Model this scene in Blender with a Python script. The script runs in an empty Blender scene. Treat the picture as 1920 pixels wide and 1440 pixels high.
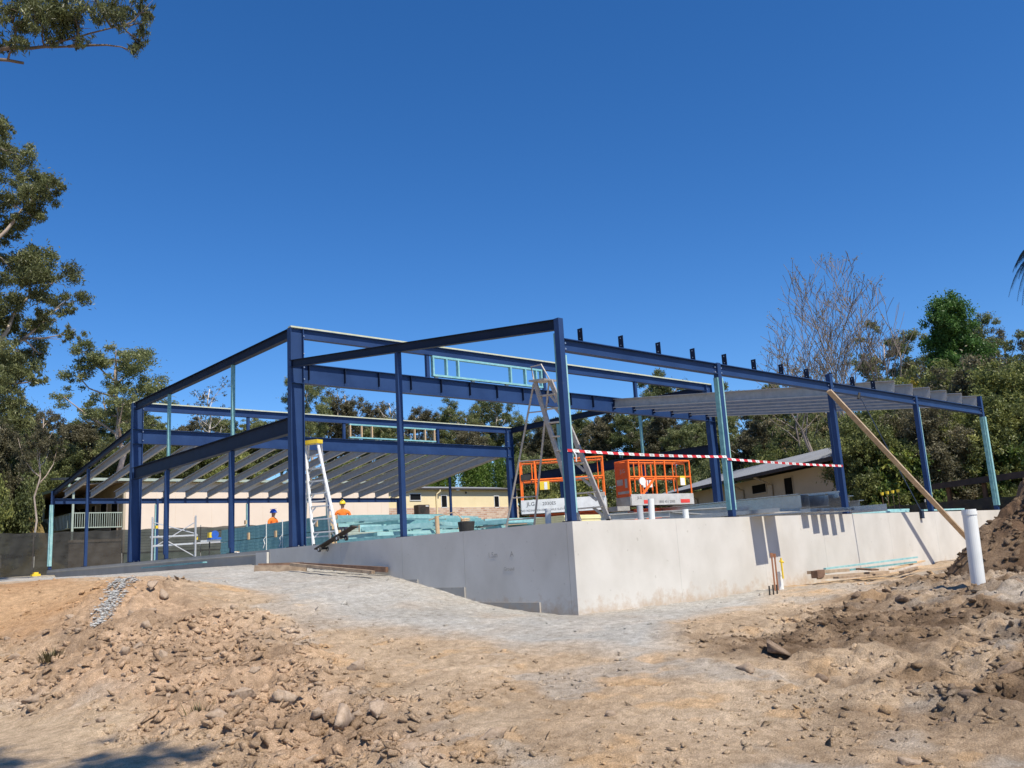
import bpy, math, random
import numpy as np
from mathutils import Vector, Matrix

# ------------------------------------------------------------------ camera, sky, sun, exposure
SC = bpy.context.scene
COL = SC.collection
CAM = np.array([-10.0207, -9.9585, -0.4536])
cd = bpy.data.cameras.new('camera'); cam = bpy.data.objects.new('camera', cd); COL.objects.link(cam)
cd.sensor_width = 36.0; cd.lens = 30.82; cd.clip_start = 0.1; cd.clip_end = 3000
_R = Vector((0.75133353, -0.65748159, -0.05670874)); _U = Vector((-0.08365261, -0.18012687, 0.98007987)); _F = Vector((0.65459924, 0.73162303, 0.19033541))
_m = Matrix((_R, _U, -_F)).transposed().to_4x4(); _m.translation = Vector(CAM)
cam.matrix_world = _m
SC.camera = cam

LIGHT = Vector((0.045, 0.68, -1.0)).normalized()           # the way sunlight travels
SUN_EL = math.asin(-LIGHT.z)
world = bpy.data.worlds.new('World'); SC.world = world; world.use_nodes = True
nt = world.node_tree
sky = nt.nodes.new('ShaderNodeTexSky'); sky.sky_type = 'NISHITA'; sky.sun_disc = False
sky.sun_elevation = SUN_EL
sky.sun_rotation = math.atan2(-LIGHT.x, -LIGHT.y)
sky.altitude = 1500; sky.air_density = 1.0; sky.dust_density = 0.25; sky.ozone_density = 5.0
bg = nt.nodes['Background']; bg.inputs['Strength'].default_value = 0.13
hs = nt.nodes.new('ShaderNodeHueSaturation'); hs.inputs['Saturation'].default_value = 1.25; hs.inputs['Hue'].default_value = 0.505
nt.links.new(sky.outputs['Color'], hs.inputs['Color']); nt.links.new(hs.outputs['Color'], bg.inputs['Color'])
sl = bpy.data.lights.new('sun', 'SUN'); sl.energy = 5.0; sl.angle = math.radians(0.53); sl.color = (1.0, 0.925, 0.80)
sun = bpy.data.objects.new('sun', sl); COL.objects.link(sun)
sun.rotation_euler = LIGHT.to_track_quat('-Z', 'Y').to_euler(); sun.location = (-20, -40, 60)
SC.view_settings.view_transform = 'Standard'; SC.view_settings.look = 'None'
SC.view_settings.exposure = 0.28; SC.view_settings.gamma = 1.0; SC.view_settings.use_curve_mapping = False
SC.cycles.max_bounces = 6; SC.cycles.transparent_max_bounces = 12
SC.cycles.use_denoising = True

random.seed(7)
rng = np.random.default_rng(11)

# ------------------------------------------------------------------ materials
MATS = {}
def mat(name, c1, c2=None, scale=6.0, rough=0.7, metal=0.0, bump=0.0, bscale=None, detail=6.0, spec=0.4, attr=None, stretch=None, contrast=(0.35, 0.65), trans=0.0, bdist=0.01, coord='Object'):
    m = bpy.data.materials.new(name); m.use_nodes = True
    n = m.node_tree.nodes; l = m.node_tree.links; b = n['Principled BSDF']
    b.inputs['Roughness'].default_value = rough; b.inputs['Metallic'].default_value = metal
    b.inputs['Specular IOR Level'].default_value = spec
    tc = n.new('ShaderNodeTexCoord'); src = tc.outputs[coord]
    if coord == 'World':
        pass
    if stretch:
        mp = n.new('ShaderNodeMapping'); mp.inputs['Scale'].default_value = stretch; l.new(src, mp.inputs['Vector']); src = mp.outputs['Vector']
    col = None
    if c2 is not None:
        nz = n.new('ShaderNodeTexNoise'); nz.inputs['Scale'].default_value = scale; nz.inputs['Detail'].default_value = detail; nz.inputs['Roughness'].default_value = 0.62
        l.new(src, nz.inputs['Vector'])
        r = n.new('ShaderNodeValToRGB'); r.color_ramp.elements[0].position = contrast[0]; r.color_ramp.elements[1].position = contrast[1]
        r.color_ramp.elements[0].color = (*c1, 1); r.color_ramp.elements[1].color = (*c2, 1)
        l.new(nz.outputs['Fac'], r.inputs['Fac']); col = r.outputs['Color']
        l.new(col, b.inputs['Base Color'])
    else:
        b.inputs['Base Color'].default_value = (*c1, 1)
    if bump:
        nb = n.new('ShaderNodeTexNoise'); nb.inputs['Scale'].default_value = bscale or scale * 4; nb.inputs['Detail'].default_value = 8
        l.new(src, nb.inputs['Vector'])
        bp = n.new('ShaderNodeBump'); bp.inputs['Strength'].default_value = bump; bp.inputs['Distance'].default_value = bdist
        l.new(nb.outputs['Fac'], bp.inputs['Height']); l.new(bp.outputs['Normal'], b.inputs['Normal'])
    MATS[name] = m
    return m

def leaf_mat(name, cols, transl=0.35, rough=0.5):
    """foliage colour picked per leaf clump by the 'tint' attribute (a leaf's own hue)"""
    m = bpy.data.materials.new(name); m.use_nodes = True
    n = m.node_tree.nodes; l = m.node_tree.links; b = n['Principled BSDF']; out = n['Material Output']
    at = n.new('ShaderNodeAttribute'); at.attribute_name = 'tint'
    oi = n.new('ShaderNodeObjectInfo')
    ad = n.new('ShaderNodeMath'); ad.operation = 'MULTIPLY_ADD'; ad.inputs[1].default_value = 0.35; ad.inputs[2].default_value = -0.17
    l.new(oi.outputs['Random'], ad.inputs[0])
    sm = n.new('ShaderNodeMath'); sm.operation = 'ADD'; l.new(at.outputs['Fac'], sm.inputs[0]); l.new(ad.outputs[0], sm.inputs[1])
    r = n.new('ShaderNodeValToRGB')
    k = len(cols)
    while len(r.color_ramp.elements) < k: r.color_ramp.elements.new(0.5)
    for i, c in enumerate(cols):
        r.color_ramp.elements[i].position = i / (k - 1); r.color_ramp.elements[i].color = (*c, 1)
    l.new(sm.outputs[0], r.inputs['Fac']); l.new(r.outputs['Color'], b.inputs['Base Color'])
    b.inputs['Roughness'].default_value = rough; b.inputs['Specular IOR Level'].default_value = 0.35
    tr = n.new('ShaderNodeBsdfTranslucent'); l.new(r.outputs['Color'], tr.inputs['Color'])
    mx = n.new('ShaderNodeMixShader'); mx.inputs[0].default_value = transl
    l.new(b.outputs[0], mx.inputs[1]); l.new(tr.outputs[0], mx.inputs[2]); l.new(mx.outputs[0], out.inputs['Surface'])
    MATS[name] = m
    return m

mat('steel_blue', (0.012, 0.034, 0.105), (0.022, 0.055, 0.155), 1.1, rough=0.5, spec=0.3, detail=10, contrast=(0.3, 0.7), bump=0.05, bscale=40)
def scuff(name):
    m = MATS[name]; n = m.node_tree.nodes; l = m.node_tree.links; b = n['Principled BSDF']; src = b.inputs['Base Color'].links[0].from_socket; tc = [x for x in n if x.type == 'TEX_COORD'][0]
    k = n.new('ShaderNodeTexNoise'); k.inputs['Scale'].default_value = 7; k.inputs['Detail'].default_value = 12; k.inputs['Roughness'].default_value = 0.8; l.new(tc.outputs['Object'], k.inputs['Vector'])
    r = n.new('ShaderNodeMapRange'); r.inputs[1].default_value = 0.60; r.inputs[2].default_value = 0.74; r.inputs[4].default_value = 0.55; l.new(k.outputs['Fac'], r.inputs[0])
    x = n.new('ShaderNodeMix'); x.data_type = 'RGBA'; x.inputs[7].default_value = (0.12, 0.14, 0.18, 1); l.new(r.outputs[0], x.inputs[0]); l.new(src, x.inputs[6]); l.new(x.outputs[2], b.inputs['Base Color'])
scuff('steel_blue')
mat('steel_blue_shade', (0.005, 0.011, 0.030), (0.009, 0.018, 0.047), 1.5, rough=0.55, spec=0.25, detail=10, bump=0.05, bscale=40)  # darker copy of the blue paint; shade on end beams and rafters is in it
mat('teal_timber', (0.12, 0.29, 0.31), (0.21, 0.41, 0.42), 9, rough=0.75, stretch=(1, 1, 1), bump=0.1, detail=8)
mat('teal_pale', (0.22, 0.44, 0.45), (0.34, 0.56, 0.56), 7, rough=0.75, bump=0.1)
mat('teal_frame', (0.15, 0.38, 0.42), (0.26, 0.50, 0.53), 7, rough=0.75, bump=0.1)
mat('plate_timber', (0.44, 0.47, 0.33), (0.56, 0.57, 0.42), 5, rough=0.75, bump=0.1)
mat('sheet_yellow', (0.66, 0.58, 0.30), (0.74, 0.66, 0.38), 5, rough=0.8)
mat('pine', (0.50, 0.34, 0.19), (0.62, 0.45, 0.28), 5, rough=0.7, stretch=(8, 8, 1), bump=0.1)
mat('pine_grey', (0.34, 0.25, 0.17), (0.47, 0.36, 0.25), 7, rough=0.8, bump=0.2)
mat('dolly_dark', (0.035, 0.028, 0.024), (0.07, 0.055, 0.045), 8, rough=0.8)
mat('board_dark', (0.13, 0.075, 0.05), (0.22, 0.13, 0.085), 8, rough=0.85, bump=0.3)
mat('board_old', (0.22, 0.16, 0.11), (0.40, 0.30, 0.21), 8, rough=0.85, bump=0.3)
mat('galv', (0.50, 0.51, 0.52), (0.60, 0.61, 0.62), 14, rough=0.27, metal=0.92, detail=10)
mat('galv_dull', (0.37, 0.365, 0.345), (0.47, 0.46, 0.435), 5, rough=0.5, metal=0.15, detail=10)
mat('alu', (0.62, 0.62, 0.62), (0.72, 0.72, 0.71), 20, rough=0.4, metal=0.6)
mat('alu_old', (0.34, 0.31, 0.28), (0.48, 0.44, 0.39), 20, rough=0.5, metal=0.45)
mat('bolt', (0.55, 0.55, 0.55), rough=0.35, metal=0.8)
mat('white_paint', (0.70, 0.71, 0.70), (0.80, 0.80, 0.79), 5, rough=0.5)
mat('yellow', (0.75, 0.52, 0.03), (0.82, 0.60, 0.06), 8, rough=0.5)
mat('orange', (0.90, 0.15, 0.015), (0.95, 0.20, 0.03), 8, rough=0.42)
mat('orange_dark', (0.62, 0.085, 0.012), (0.72, 0.115, 0.02), 8, rough=0.5)
mat('deck_white', (0.60, 0.60, 0.59), (0.74, 0.74, 0.73), 4, rough=0.5)
mat('deck_mid', (0.42, 0.41, 0.39), (0.54, 0.53, 0.51), 4, rough=0.55)
mat('deck_grey', (0.30, 0.28, 0.25), (0.40, 0.38, 0.34), 5, rough=0.6)
mat('red_sticker', (0.62, 0.05, 0.04), (0.72, 0.08, 0.06), 5, rough=0.5)
mat('black', (0.02, 0.02, 0.02), (0.035, 0.033, 0.03), 8, rough=0.7)
mat('print_dark', (0.05, 0.05, 0.06), rough=0.7)
mat('pencil', (0.33, 0.32, 0.30), rough=0.9)
mat('rubber', (0.03, 0.03, 0.03), (0.05, 0.05, 0.05), 8, rough=0.85)
mat('pvc_white', (0.70, 0.72, 0.70), (0.78, 0.79, 0.77), 3, rough=0.4)
mat('pvc_grey', (0.42, 0.44, 0.46), (0.50, 0.51, 0.53), 3, rough=0.45)
mat('copper', (0.45, 0.20, 0.11), (0.52, 0.25, 0.14), 8, rough=0.4, metal=0.6)
mat('blue_plastic', (0.03, 0.10, 0.42), (0.04, 0.14, 0.5), 5, rough=0.35)
mat('strap_blue', (0.008, 0.016, 0.04), (0.014, 0.028, 0.06), 5, rough=0.7)
mat('helmet_blue', (0.03, 0.11, 0.60), rough=0.3)
mat('helmet_yellow', (0.85, 0.62, 0.04), rough=0.3)
mat('shirt_orange', (0.80, 0.16, 0.02), (0.86, 0.22, 0.03), 12, rough=0.85)
mat('trousers', (0.03, 0.035, 0.06), (0.05, 0.055, 0.09), 12, rough=0.9)
mat('skin', (0.33, 0.17, 0.11), (0.40, 0.22, 0.14), 10, rough=0.55)
mat('boots', (0.06, 0.04, 0.03), (0.10, 0.07, 0.05), 10, rough=0.8)
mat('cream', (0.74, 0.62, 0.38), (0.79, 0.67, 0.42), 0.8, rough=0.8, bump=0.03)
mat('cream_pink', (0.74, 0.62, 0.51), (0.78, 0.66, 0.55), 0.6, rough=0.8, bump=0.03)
mat('cream_shaded', (0.44, 0.37, 0.27), (0.50, 0.42, 0.31), 0.8, rough=0.8, bump=0.03)  # cream darkened; the weak light on these walls is put into the colour
mat('green_trim', (0.24, 0.34, 0.27), (0.29, 0.40, 0.32), 3, rough=0.6)
mat('green_light', (0.33, 0.39, 0.33), (0.40, 0.46, 0.40), 3, rough=0.6)
mat('roof_grey', (0.24, 0.25, 0.27), (0.30, 0.31, 0.33), 1.5, rough=0.55)
mat('roof_dark', (0.035, 0.028, 0.025), (0.06, 0.045, 0.04), 3, rough=0.8)
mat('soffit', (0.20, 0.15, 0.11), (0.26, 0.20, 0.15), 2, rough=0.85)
mat('window_matte', (0.012, 0.012, 0.012), rough=0.8, spec=0.03)
mat('window_dark', (0.012, 0.013, 0.015), rough=0.2, spec=0.25)
mat('bark_pale', (0.30, 0.22, 0.17), (0.50, 0.42, 0.35), 2.0, rough=0.9, bump=0.4, bscale=9, stretch=(1, 1, 0.35))
mat('bark_white', (0.40, 0.35, 0.30), (0.62, 0.57, 0.51), 1.5, rough=0.85, bump=0.2, stretch=(1, 1, 0.4))
mat('bark_dark', (0.10, 0.075, 0.055), (0.19, 0.145, 0.11), 3, rough=0.95, bump=0.5, stretch=(1, 1, 0.3))
mat('bark_bare', (0.17, 0.14, 0.12), (0.26, 0.22, 0.19), 3, rough=0.95, bump=0.3)
leaf_mat('leaf_gum', [(0.078, 0.098, 0.038), (0.144, 0.168, 0.062), (0.221, 0.248, 0.096), (0.325, 0.317, 0.151)])
leaf_mat('leaf_gum_near', [(0.060, 0.067, 0.027), (0.102, 0.114, 0.042), (0.157, 0.175, 0.067), (0.228, 0.242, 0.102)], rough=0.45)
leaf_mat('leaf_gum_near_old', [(0.037, 0.051, 0.023), (0.072, 0.090, 0.038), (0.124, 0.147, 0.062), (0.183, 0.197, 0.090)], rough=0.42)
leaf_mat('leaf_brown', [(0.070, 0.066, 0.036), (0.115, 0.108, 0.058), (0.165, 0.150, 0.085), (0.22, 0.19, 0.115)])
leaf_mat('leaf_brown_old', [(0.083, 0.070, 0.039), (0.146, 0.121, 0.066), (0.218, 0.177, 0.104), (0.312, 0.239, 0.156)])
leaf_mat('leaf_olive', [(0.074, 0.094, 0.032), (0.142, 0.164, 0.053), (0.227, 0.251, 0.075), (0.398, 0.392, 0.118)])
leaf_mat('leaf_green', [(0.045, 0.105, 0.021), (0.075, 0.158, 0.033), (0.112, 0.217, 0.051), (0.165, 0.270, 0.075)])
leaf_mat('leaf_green_old', [(0.015, 0.065, 0.012), (0.030, 0.111, 0.019), (0.055, 0.163, 0.031), (0.085, 0.208, 0.042)])
leaf_mat('leaf_bamboo', [(0.041, 0.081, 0.014), (0.081, 0.150, 0.025), (0.140, 0.225, 0.039), (0.186, 0.262, 0.057)])
leaf_mat('leaf_wattle', [(0.10, 0.10, 0.015), (0.20, 0.16, 0.015), (0.32, 0.24, 0.02), (0.40, 0.30, 0.03)])
leaf_mat('leaf_shrub', [(0.035, 0.067, 0.017), (0.078, 0.131, 0.031), (0.149, 0.206, 0.044), (0.349, 0.355, 0.068)])
leaf_mat('leaf_dry', [(0.14, 0.115, 0.05), (0.20, 0.16, 0.075), (0.25, 0.20, 0.10), (0.30, 0.25, 0.13)])
leaf_mat('leaf_palm', [(0.012, 0.015, 0.008), (0.022, 0.026, 0.012), (0.04, 0.042, 0.02), (0.06, 0.06, 0.03)])

def concrete_mat(name, c1, c2):
    m = mat(name, c1, c2, 1.3, rough=0.85, bump=0.12, bscale=60, detail=9, contrast=(0.25, 0.75), bdist=0.004)
    n = m.node_tree.nodes; l = m.node_tree.links; b = n['Principled BSDF']
    ramp = [x for x in n if x.type == 'VALTORGB'][0]; tc = [x for x in n if x.type == 'TEX_COORD'][0]
    mp = n.new('ShaderNodeMapping'); mp.inputs['Scale'].default_value = (1.0, 1.0, 0.7); l.new(tc.outputs['Object'], mp.inputs['Vector'])
    st = n.new('ShaderNodeTexNoise'); st.inputs['Scale'].default_value = 1.6; st.inputs['Detail'].default_value = 7; l.new(mp.outputs['Vector'], st.inputs['Vector'])
    r2 = n.new('ShaderNodeValToRGB'); r2.color_ramp.elements[0].position = 0.36; r2.color_ramp.elements[1].position = 0.58
    r2.color_ramp.elements[0].color = (0.91, 0.905, 0.895, 1); r2.color_ramp.elements[1].color = (1, 1, 1, 1); l.new(st.outputs['Fac'], r2.inputs['Fac'])
    vo = n.new('ShaderNodeTexNoise'); vo.inputs['Scale'].default_value = 11; vo.inputs['Detail'].default_value = 3; l.new(tc.outputs['Object'], vo.inputs['Vector'])
    r3 = n.new('ShaderNodeValToRGB'); r3.color_ramp.elements[0].position = 0.24; r3.color_ramp.elements[1].position = 0.31
    r3.color_ramp.elements[0].color = (0.80, 0.79, 0.77, 1); r3.color_ramp.elements[1].color = (1, 1, 1, 1); l.new(vo.outputs['Fac'], r3.inputs['Fac'])
    m1 = n.new('ShaderNodeMix'); m1.data_type = 'RGBA'; m1.blend_type = 'MULTIPLY'; m1.inputs[0].default_value = 1.0
    l.new(ramp.outputs['Color'], m1.inputs[6]); l.new(r2.outputs['Color'], m1.inputs[7])
    m2 = n.new('ShaderNodeMix'); m2.data_type = 'RGBA'; m2.blend_type = 'MULTIPLY'; m2.inputs[0].default_value = 1.0
    l.new(m1.outputs[2], m2.inputs[6]); l.new(r3.outputs['Color'], m2.inputs[7])
    # mud splashed up from the soil: ragged, densest at the foot
    sx = n.new('ShaderNodeSeparateXYZ'); l.new(tc.outputs['Object'], sx.inputs[0])
    ms = n.new('ShaderNodeTexNoise'); ms.inputs['Scale'].default_value = 4.5; ms.inputs['Detail'].default_value = 9; ms.inputs['Roughness'].default_value = 0.72; l.new(tc.outputs['Object'], ms.inputs['Vector'])
    ml = n.new('ShaderNodeMath'); ml.operation = 'MULTIPLY_ADD'; ml.inputs[1].default_value = -0.85; ml.inputs[2].default_value = 0.36; l.new(sx.outputs[2], ml.inputs[0])
    ma = n.new('ShaderNodeMath'); ma.operation = 'ADD'; l.new(ms.outputs['Fac'], ma.inputs[0]); l.new(ml.outputs[0], ma.inputs[1])
    mr = n.new('ShaderNodeMapRange'); mr.inputs[1].default_value = 0.52; mr.inputs[2].default_value = 0.75; mr.inputs[4].default_value = 0.75; l.new(ma.outputs[0], mr.inputs[0])
    m3 = n.new('ShaderNodeMix'); m3.data_type = 'RGBA'; m3.inputs[7].default_value = (0.44, 0.33, 0.23, 1); l.new(mr.outputs[0], m3.inputs[0]); l.new(m2.outputs[2], m3.inputs[6])
    l.new(m3.outputs[2], b.inputs['Base Color'])
    return m
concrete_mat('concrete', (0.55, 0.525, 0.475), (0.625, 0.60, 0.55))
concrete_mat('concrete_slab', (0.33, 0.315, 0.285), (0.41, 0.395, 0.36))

def brick_mat():
    m = bpy.data.materials.new('far_brick'); m.use_nodes = True
    n = m.node_tree.nodes; l = m.node_tree.links; b = n['Principled BSDF']
    tc = n.new('ShaderNodeTexCoord'); mp = n.new('ShaderNodeMapping'); mp.inputs['Rotation'].default_value = (math.pi / 2, 0, 0)
    l.new(tc.outputs['Object'], mp.inputs['Vector'])
    br = n.new('ShaderNodeTexBrick'); br.inputs['Scale'].default_value = 1.0; br.inputs['Brick Width'].default_value = 0.46; br.inputs['Row Height'].default_value = 0.17
    br.inputs['Color1'].default_value = (0.42, 0.24, 0.17, 1); br.inputs['Color2'].default_value = (0.62, 0.48, 0.36, 1); br.inputs['Mortar'].default_value = (0.55, 0.5, 0.43, 1); br.inputs['Mortar Size'].default_value = 0.02
    l.new(mp.outputs['Vector'], br.inputs['Vector']); l.new(br.outputs['Color'], b.inputs['Base Color']); b.inputs['Roughness'].default_value = 0.9
    MATS['far_brick'] = m
brick_mat()

def shade_cloth():
    m = mat('shade_cloth', (0.022, 0.022, 0.021), (0.045, 0.045, 0.042), 1.2, rough=0.8, bump=0.25, bscale=1.5, stretch=(1, 1, 2.2), bdist=0.15)
    n = m.node_tree.nodes; l = m.node_tree.links; b = n['Principled BSDF']; out = n['Material Output']
    tr = n.new('ShaderNodeBsdfTransparent'); mx = n.new('ShaderNodeMixShader'); mx.inputs[0].default_value = 0.12
    l.new(b.outputs[0], mx.inputs[1]); l.new(tr.outputs[0], mx.inputs[2]); l.new(mx.outputs[0], out.inputs['Surface'])
shade_cloth()

def tape_mat():
    m = bpy.data.materials.new('tape'); m.use_nodes = True
    n = m.node_tree.nodes; l = m.node_tree.links; b = n['Principled BSDF']
    uv = n.new('ShaderNodeAttribute'); uv.attribute_name = 'along'
    def mth(op, a, v=None):
        k = n.new('ShaderNodeMath'); k.operation = op
        if hasattr(a, 'node'): l.new(a, k.inputs[0])
        else: k.inputs[0].default_value = a
        if v is not None:
            if hasattr(v, 'node'): l.new(v, k.inputs[1])
            else: k.inputs[1].default_value = v
        return k.outputs[0]
    sep = n.new('ShaderNodeSeparateXYZ'); l.new(uv.outputs['Vector'], sep.inputs[0])
    s = mth('ADD', sep.outputs[0], mth('MULTIPLY', sep.outputs[1], 0.5))
    fr = mth('FRACT', mth('MULTIPLY', s, 1 / 0.27))
    red = mth('LESS_THAN', fr, 0.5)
    f2 = mth('FRACT', mth('MULTIPLY', s, 1 / 0.02))
    blk = mth('MULTIPLY', mth('MULTIPLY', mth('GREATER_THAN', fr, 0.64), mth('LESS_THAN', fr, 0.84)), mth('MULTIPLY', mth('LESS_THAN', mth('ABSOLUTE', sep.outputs[1]), 0.010), mth('LESS_THAN', f2, 0.55)))
    mx = n.new('ShaderNodeMix'); mx.data_type = 'RGBA'; mx.inputs[6].default_value = (0.8, 0.8, 0.78, 1); mx.inputs[7].default_value = (0.55, 0.025, 0.025, 1); l.new(red, mx.inputs[0])
    m2 = n.new('ShaderNodeMix'); m2.data_type = 'RGBA'; m2.inputs[7].default_value = (0.05, 0.05, 0.05, 1); l.new(blk, m2.inputs[0]); l.new(mx.outputs[2], m2.inputs[6])
    l.new(m2.outputs[2], b.inputs['Base Color']); b.inputs['Roughness'].default_value = 0.45
    MATS['tape'] = m
tape_mat()

def soil_mat(name):
    """soil: its colour is the 'soil' colour attribute (what lies there), broken up by grain"""
    m = bpy.data.materials.new(name); m.use_nodes = True
    n = m.node_tree.nodes; l = m.node_tree.links; b = n['Principled BSDF']
    at = n.new('ShaderNodeAttribute'); at.attribute_name = 'soil'
    tc = n.new('ShaderNodeTexCoord')
    def nz(s, d=8, ro=0.65):
        k = n.new('ShaderNodeTexNoise'); k.inputs['Scale'].default_value = s; k.inputs['Detail'].default_value = d; k.inputs['Roughness'].default_value = ro; l.new(tc.outputs['Object'], k.inputs['Vector']); return k
    a = nz(9); r = n.new('ShaderNodeValToRGB'); r.color_ramp.elements[0].position = 0.3; r.color_ramp.elements[1].position = 0.72
    r.color_ramp.elements[0].color = (0.66, 0.63, 0.59, 1); r.color_ramp.elements[1].color = (1.2, 1.2, 1.2, 1); l.new(a.outputs['Fac'], r.inputs['Fac'])
    g = nz(85, 4); r2 = n.new('ShaderNodeValToRGB'); r2.color_ramp.elements[0].position = 0.33; r2.color_ramp.elements[1].position = 0.66
    r2.color_ramp.elements[0].color = (0.62, 0.59, 0.55, 1); r2.color_ramp.elements[1].color = (1.22, 1.22, 1.22, 1); l.new(g.outputs['Fac'], r2.inputs['Fac'])
    m1 = n.new('ShaderNodeMix'); m1.data_type = 'RGBA'; m1.blend_type = 'MULTIPLY'; m1.inputs[0].default_value = 1; l.new(at.outputs['Color'], m1.inputs[6]); l.new(r.outputs['Color'], m1.inputs[7])
    m2 = n.new('ShaderNodeMix'); m2.data_type = 'RGBA'; m2.blend_type = 'MULTIPLY'; m2.inputs[0].default_value = 1; l.new(m1.outputs[2], m2.inputs[6]); l.new(r2.outputs['Color'], m2.inputs[7])
    l.new(m2.outputs[2], b.inputs['Base Color']); b.inputs['Roughness'].default_value = 0.95; b.inputs['Specular IOR Level'].default_value = 0.1
    h = nz(38, 9, 0.7); h2 = nz(130, 4)
    ad = n.new('ShaderNodeMath'); ad.operation = 'MULTIPLY_ADD'; ad.inputs[1].default_value = 0.45; l.new(h2.outputs['Fac'], ad.inputs[0]); l.new(h.outputs['Fac'], ad.inputs[2])
    bp = n.new('ShaderNodeBump'); bp.inputs['Strength'].default_value = 1.0; bp.inputs['Distance'].default_value = 0.04; l.new(ad.outputs[0], bp.inputs['Height']); l.new(bp.outputs['Normal'], b.inputs['Normal'])
    MATS[name] = m
soil_mat('soil')
mat('clod', (0.35, 0.26, 0.185), (0.48, 0.37, 0.275), 5, rough=0.95, spec=0.1, bump=0.6, bscale=30, bdist=0.02)
mat('clod_pale', (0.34, 0.255, 0.175), (0.47, 0.365, 0.265), 5, rough=0.95, spec=0.1, bump=0.5, bscale=30, bdist=0.02)
mat('clod_damp', (0.19, 0.135, 0.095), (0.31, 0.23, 0.165), 5, rough=0.95, spec=0.1, bump=0.6, bscale=30, bdist=0.02)
mat('rubble_pale', (0.52, 0.51, 0.48), (0.66, 0.65, 0.62), 12, rough=0.95, spec=0.1, bump=0.2)

# ------------------------------------------------------------------ mesh helpers
class MB:
    def __init__(s): s.v = []; s.f = []; s.mi = []; s.cur = 0
    def add(s, vs, fs):
        o = len(s.v); s.v += [tuple(map(float, p)) for p in vs]; s.f += [tuple(i + o for i in f) for f in fs]; s.mi += [s.cur] * len(fs); return s
    def box(s, x0, x1, y0, y1, z0, z1):
        return s.add([(x0, y0, z0), (x1, y0, z0), (x1, y1, z0), (x0, y1, z0), (x0, y0, z1), (x1, y0, z1), (x1, y1, z1), (x0, y1, z1)],
                     [(0, 3, 2, 1), (4, 5, 6, 7), (0, 1, 5, 4), (1, 2, 6, 5), (2, 3, 7, 6), (3, 0, 4, 7)])
    def prof(s, p0, p1, pts, up=(0, 0, 1), closed=True):
        """extrude a 2D profile (side, up) from p0 to p1"""
        p0 = Vector(p0); p1 = Vector(p1); d = (p1 - p0).normalized(); u = Vector(up)
        side = d.cross(u)
        if side.length < 1e-4: side = d.cross(Vector((0, 1, 0)))
        side.normalize(); u = side.cross(d).normalized()
        n = len(pts)
        vs = [p0 + side * a + u * b for a, b in pts] + [p1 + side * a + u * b for a, b in pts]
        fs = [(i, (i + 1) % n, n + (i + 1) % n, n + i) for i in range(n)]
        fs += [tuple(reversed(range(n))), tuple(range(n, 2 * n))]
        return s.add(vs, fs)
    def bar(s, p0, p1, w, h, up=(0, 0, 1)):
        return s.prof(p0, p1, [(-w / 2, -h / 2), (w / 2, -h / 2), (w / 2, h / 2), (-w / 2, h / 2)], up)
    def ibeam(s, p0, p1, d, w, tf=0.014, tw=0.011, up=(0, 0, 1)):
        a = w / 2; b = d / 2; c = tw / 2; e = b - tf
        return s.prof(p0, p1, [(-a, -b), (a, -b), (a, -e), (c, -e), (c, e), (a, e), (a, b), (-a, b), (-a, e), (-c, e), (-c, -e), (-a, -e)], up)
    def chan(s, p0, p1, d, w, t=0.004, lip=0.022, up=(0, 0, 1), flip=1):
        b = d / 2
        p = [(0, -b), (w, -b), (w, -b + lip), (w - t, -b + lip), (w - t, -b + t), (t, -b + t), (t, b - t), (w - t, b - t), (w - t, b - lip), (w, b - lip), (w, b), (0, b)]
        return s.prof(p0, p1, [(x * flip, y) for x, y in p], up)
    def tube(s, pts, r, n=8, cap=True):
        pts = [Vector(p) for p in pts]; rs = r if isinstance(r, (list, tuple)) else [r] * len(pts)
        vs = []; o = Vector((0.3, 0.5, 0.8))
        for i, p in enumerate(pts):
            d = (pts[min(i + 1, len(pts) - 1)] - pts[max(i - 1, 0)]).normalized()
            a = d.cross(o)
            if a.length < 1e-3: a = d.cross(Vector((1, 0, 0)))
            a.normalize(); b = d.cross(a)
            vs += [p + (a * math.cos(2 * math.pi * k / n) + b * math.sin(2 * math.pi * k / n)) * rs[i] for k in range(n)]
        fs = [(i * n + k, i * n + (k + 1) % n, (i + 1) * n + (k + 1) % n, (i + 1) * n + k) for i in range(len(pts) - 1) for k in range(n)]
        if cap: fs += [tuple(reversed(range(n))), tuple(range((len(pts) - 1) * n, len(pts) * n))]
        return s.add(vs, fs)
    def mesh(s, name, mats, org=(0, 0, 0), smooth=False):
        m = bpy.data.meshes.new(name); o = org
        m.from_pydata([(x - o[0], y - o[1], z - o[2]) for x, y, z in s.v], [], s.f)
        for k in (mats if isinstance(mats, (list, tuple)) else [mats]): m.materials.append(MATS[k])
        if any(s.mi): m.polygons.foreach_set('material_index', s.mi)
        if smooth: m.polygons.foreach_set('use_smooth', [True] * len(m.polygons))
        m.update(); return m
    def build(s, name, mats, parent=None, org=None, smooth=False, loc=None, bevel=0):
        if org is None: org = worg(parent) if parent else (0, 0, 0)
        return obj(name, s.mesh(name, mats, org, smooth), parent, loc)
ORG = {}
def worg(p):
    while p is not None:
        if p.name in ORG: return ORG[p.name]
        p = p.parent
    return (0, 0, 0)
def obj(name, mesh, parent=None, loc=None):
    o = bpy.data.objects.new(name, mesh); COL.objects.link(o)
    if parent: o.parent = parent
    if loc is not None: o.location = loc
    return o
def tag(o, label, cat=None, group=None, kind=None):
    if label: o['label'] = label
    if cat: o['category'] = cat
    if group: o['group'] = group
    if kind: o['kind'] = kind
    return o
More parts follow.
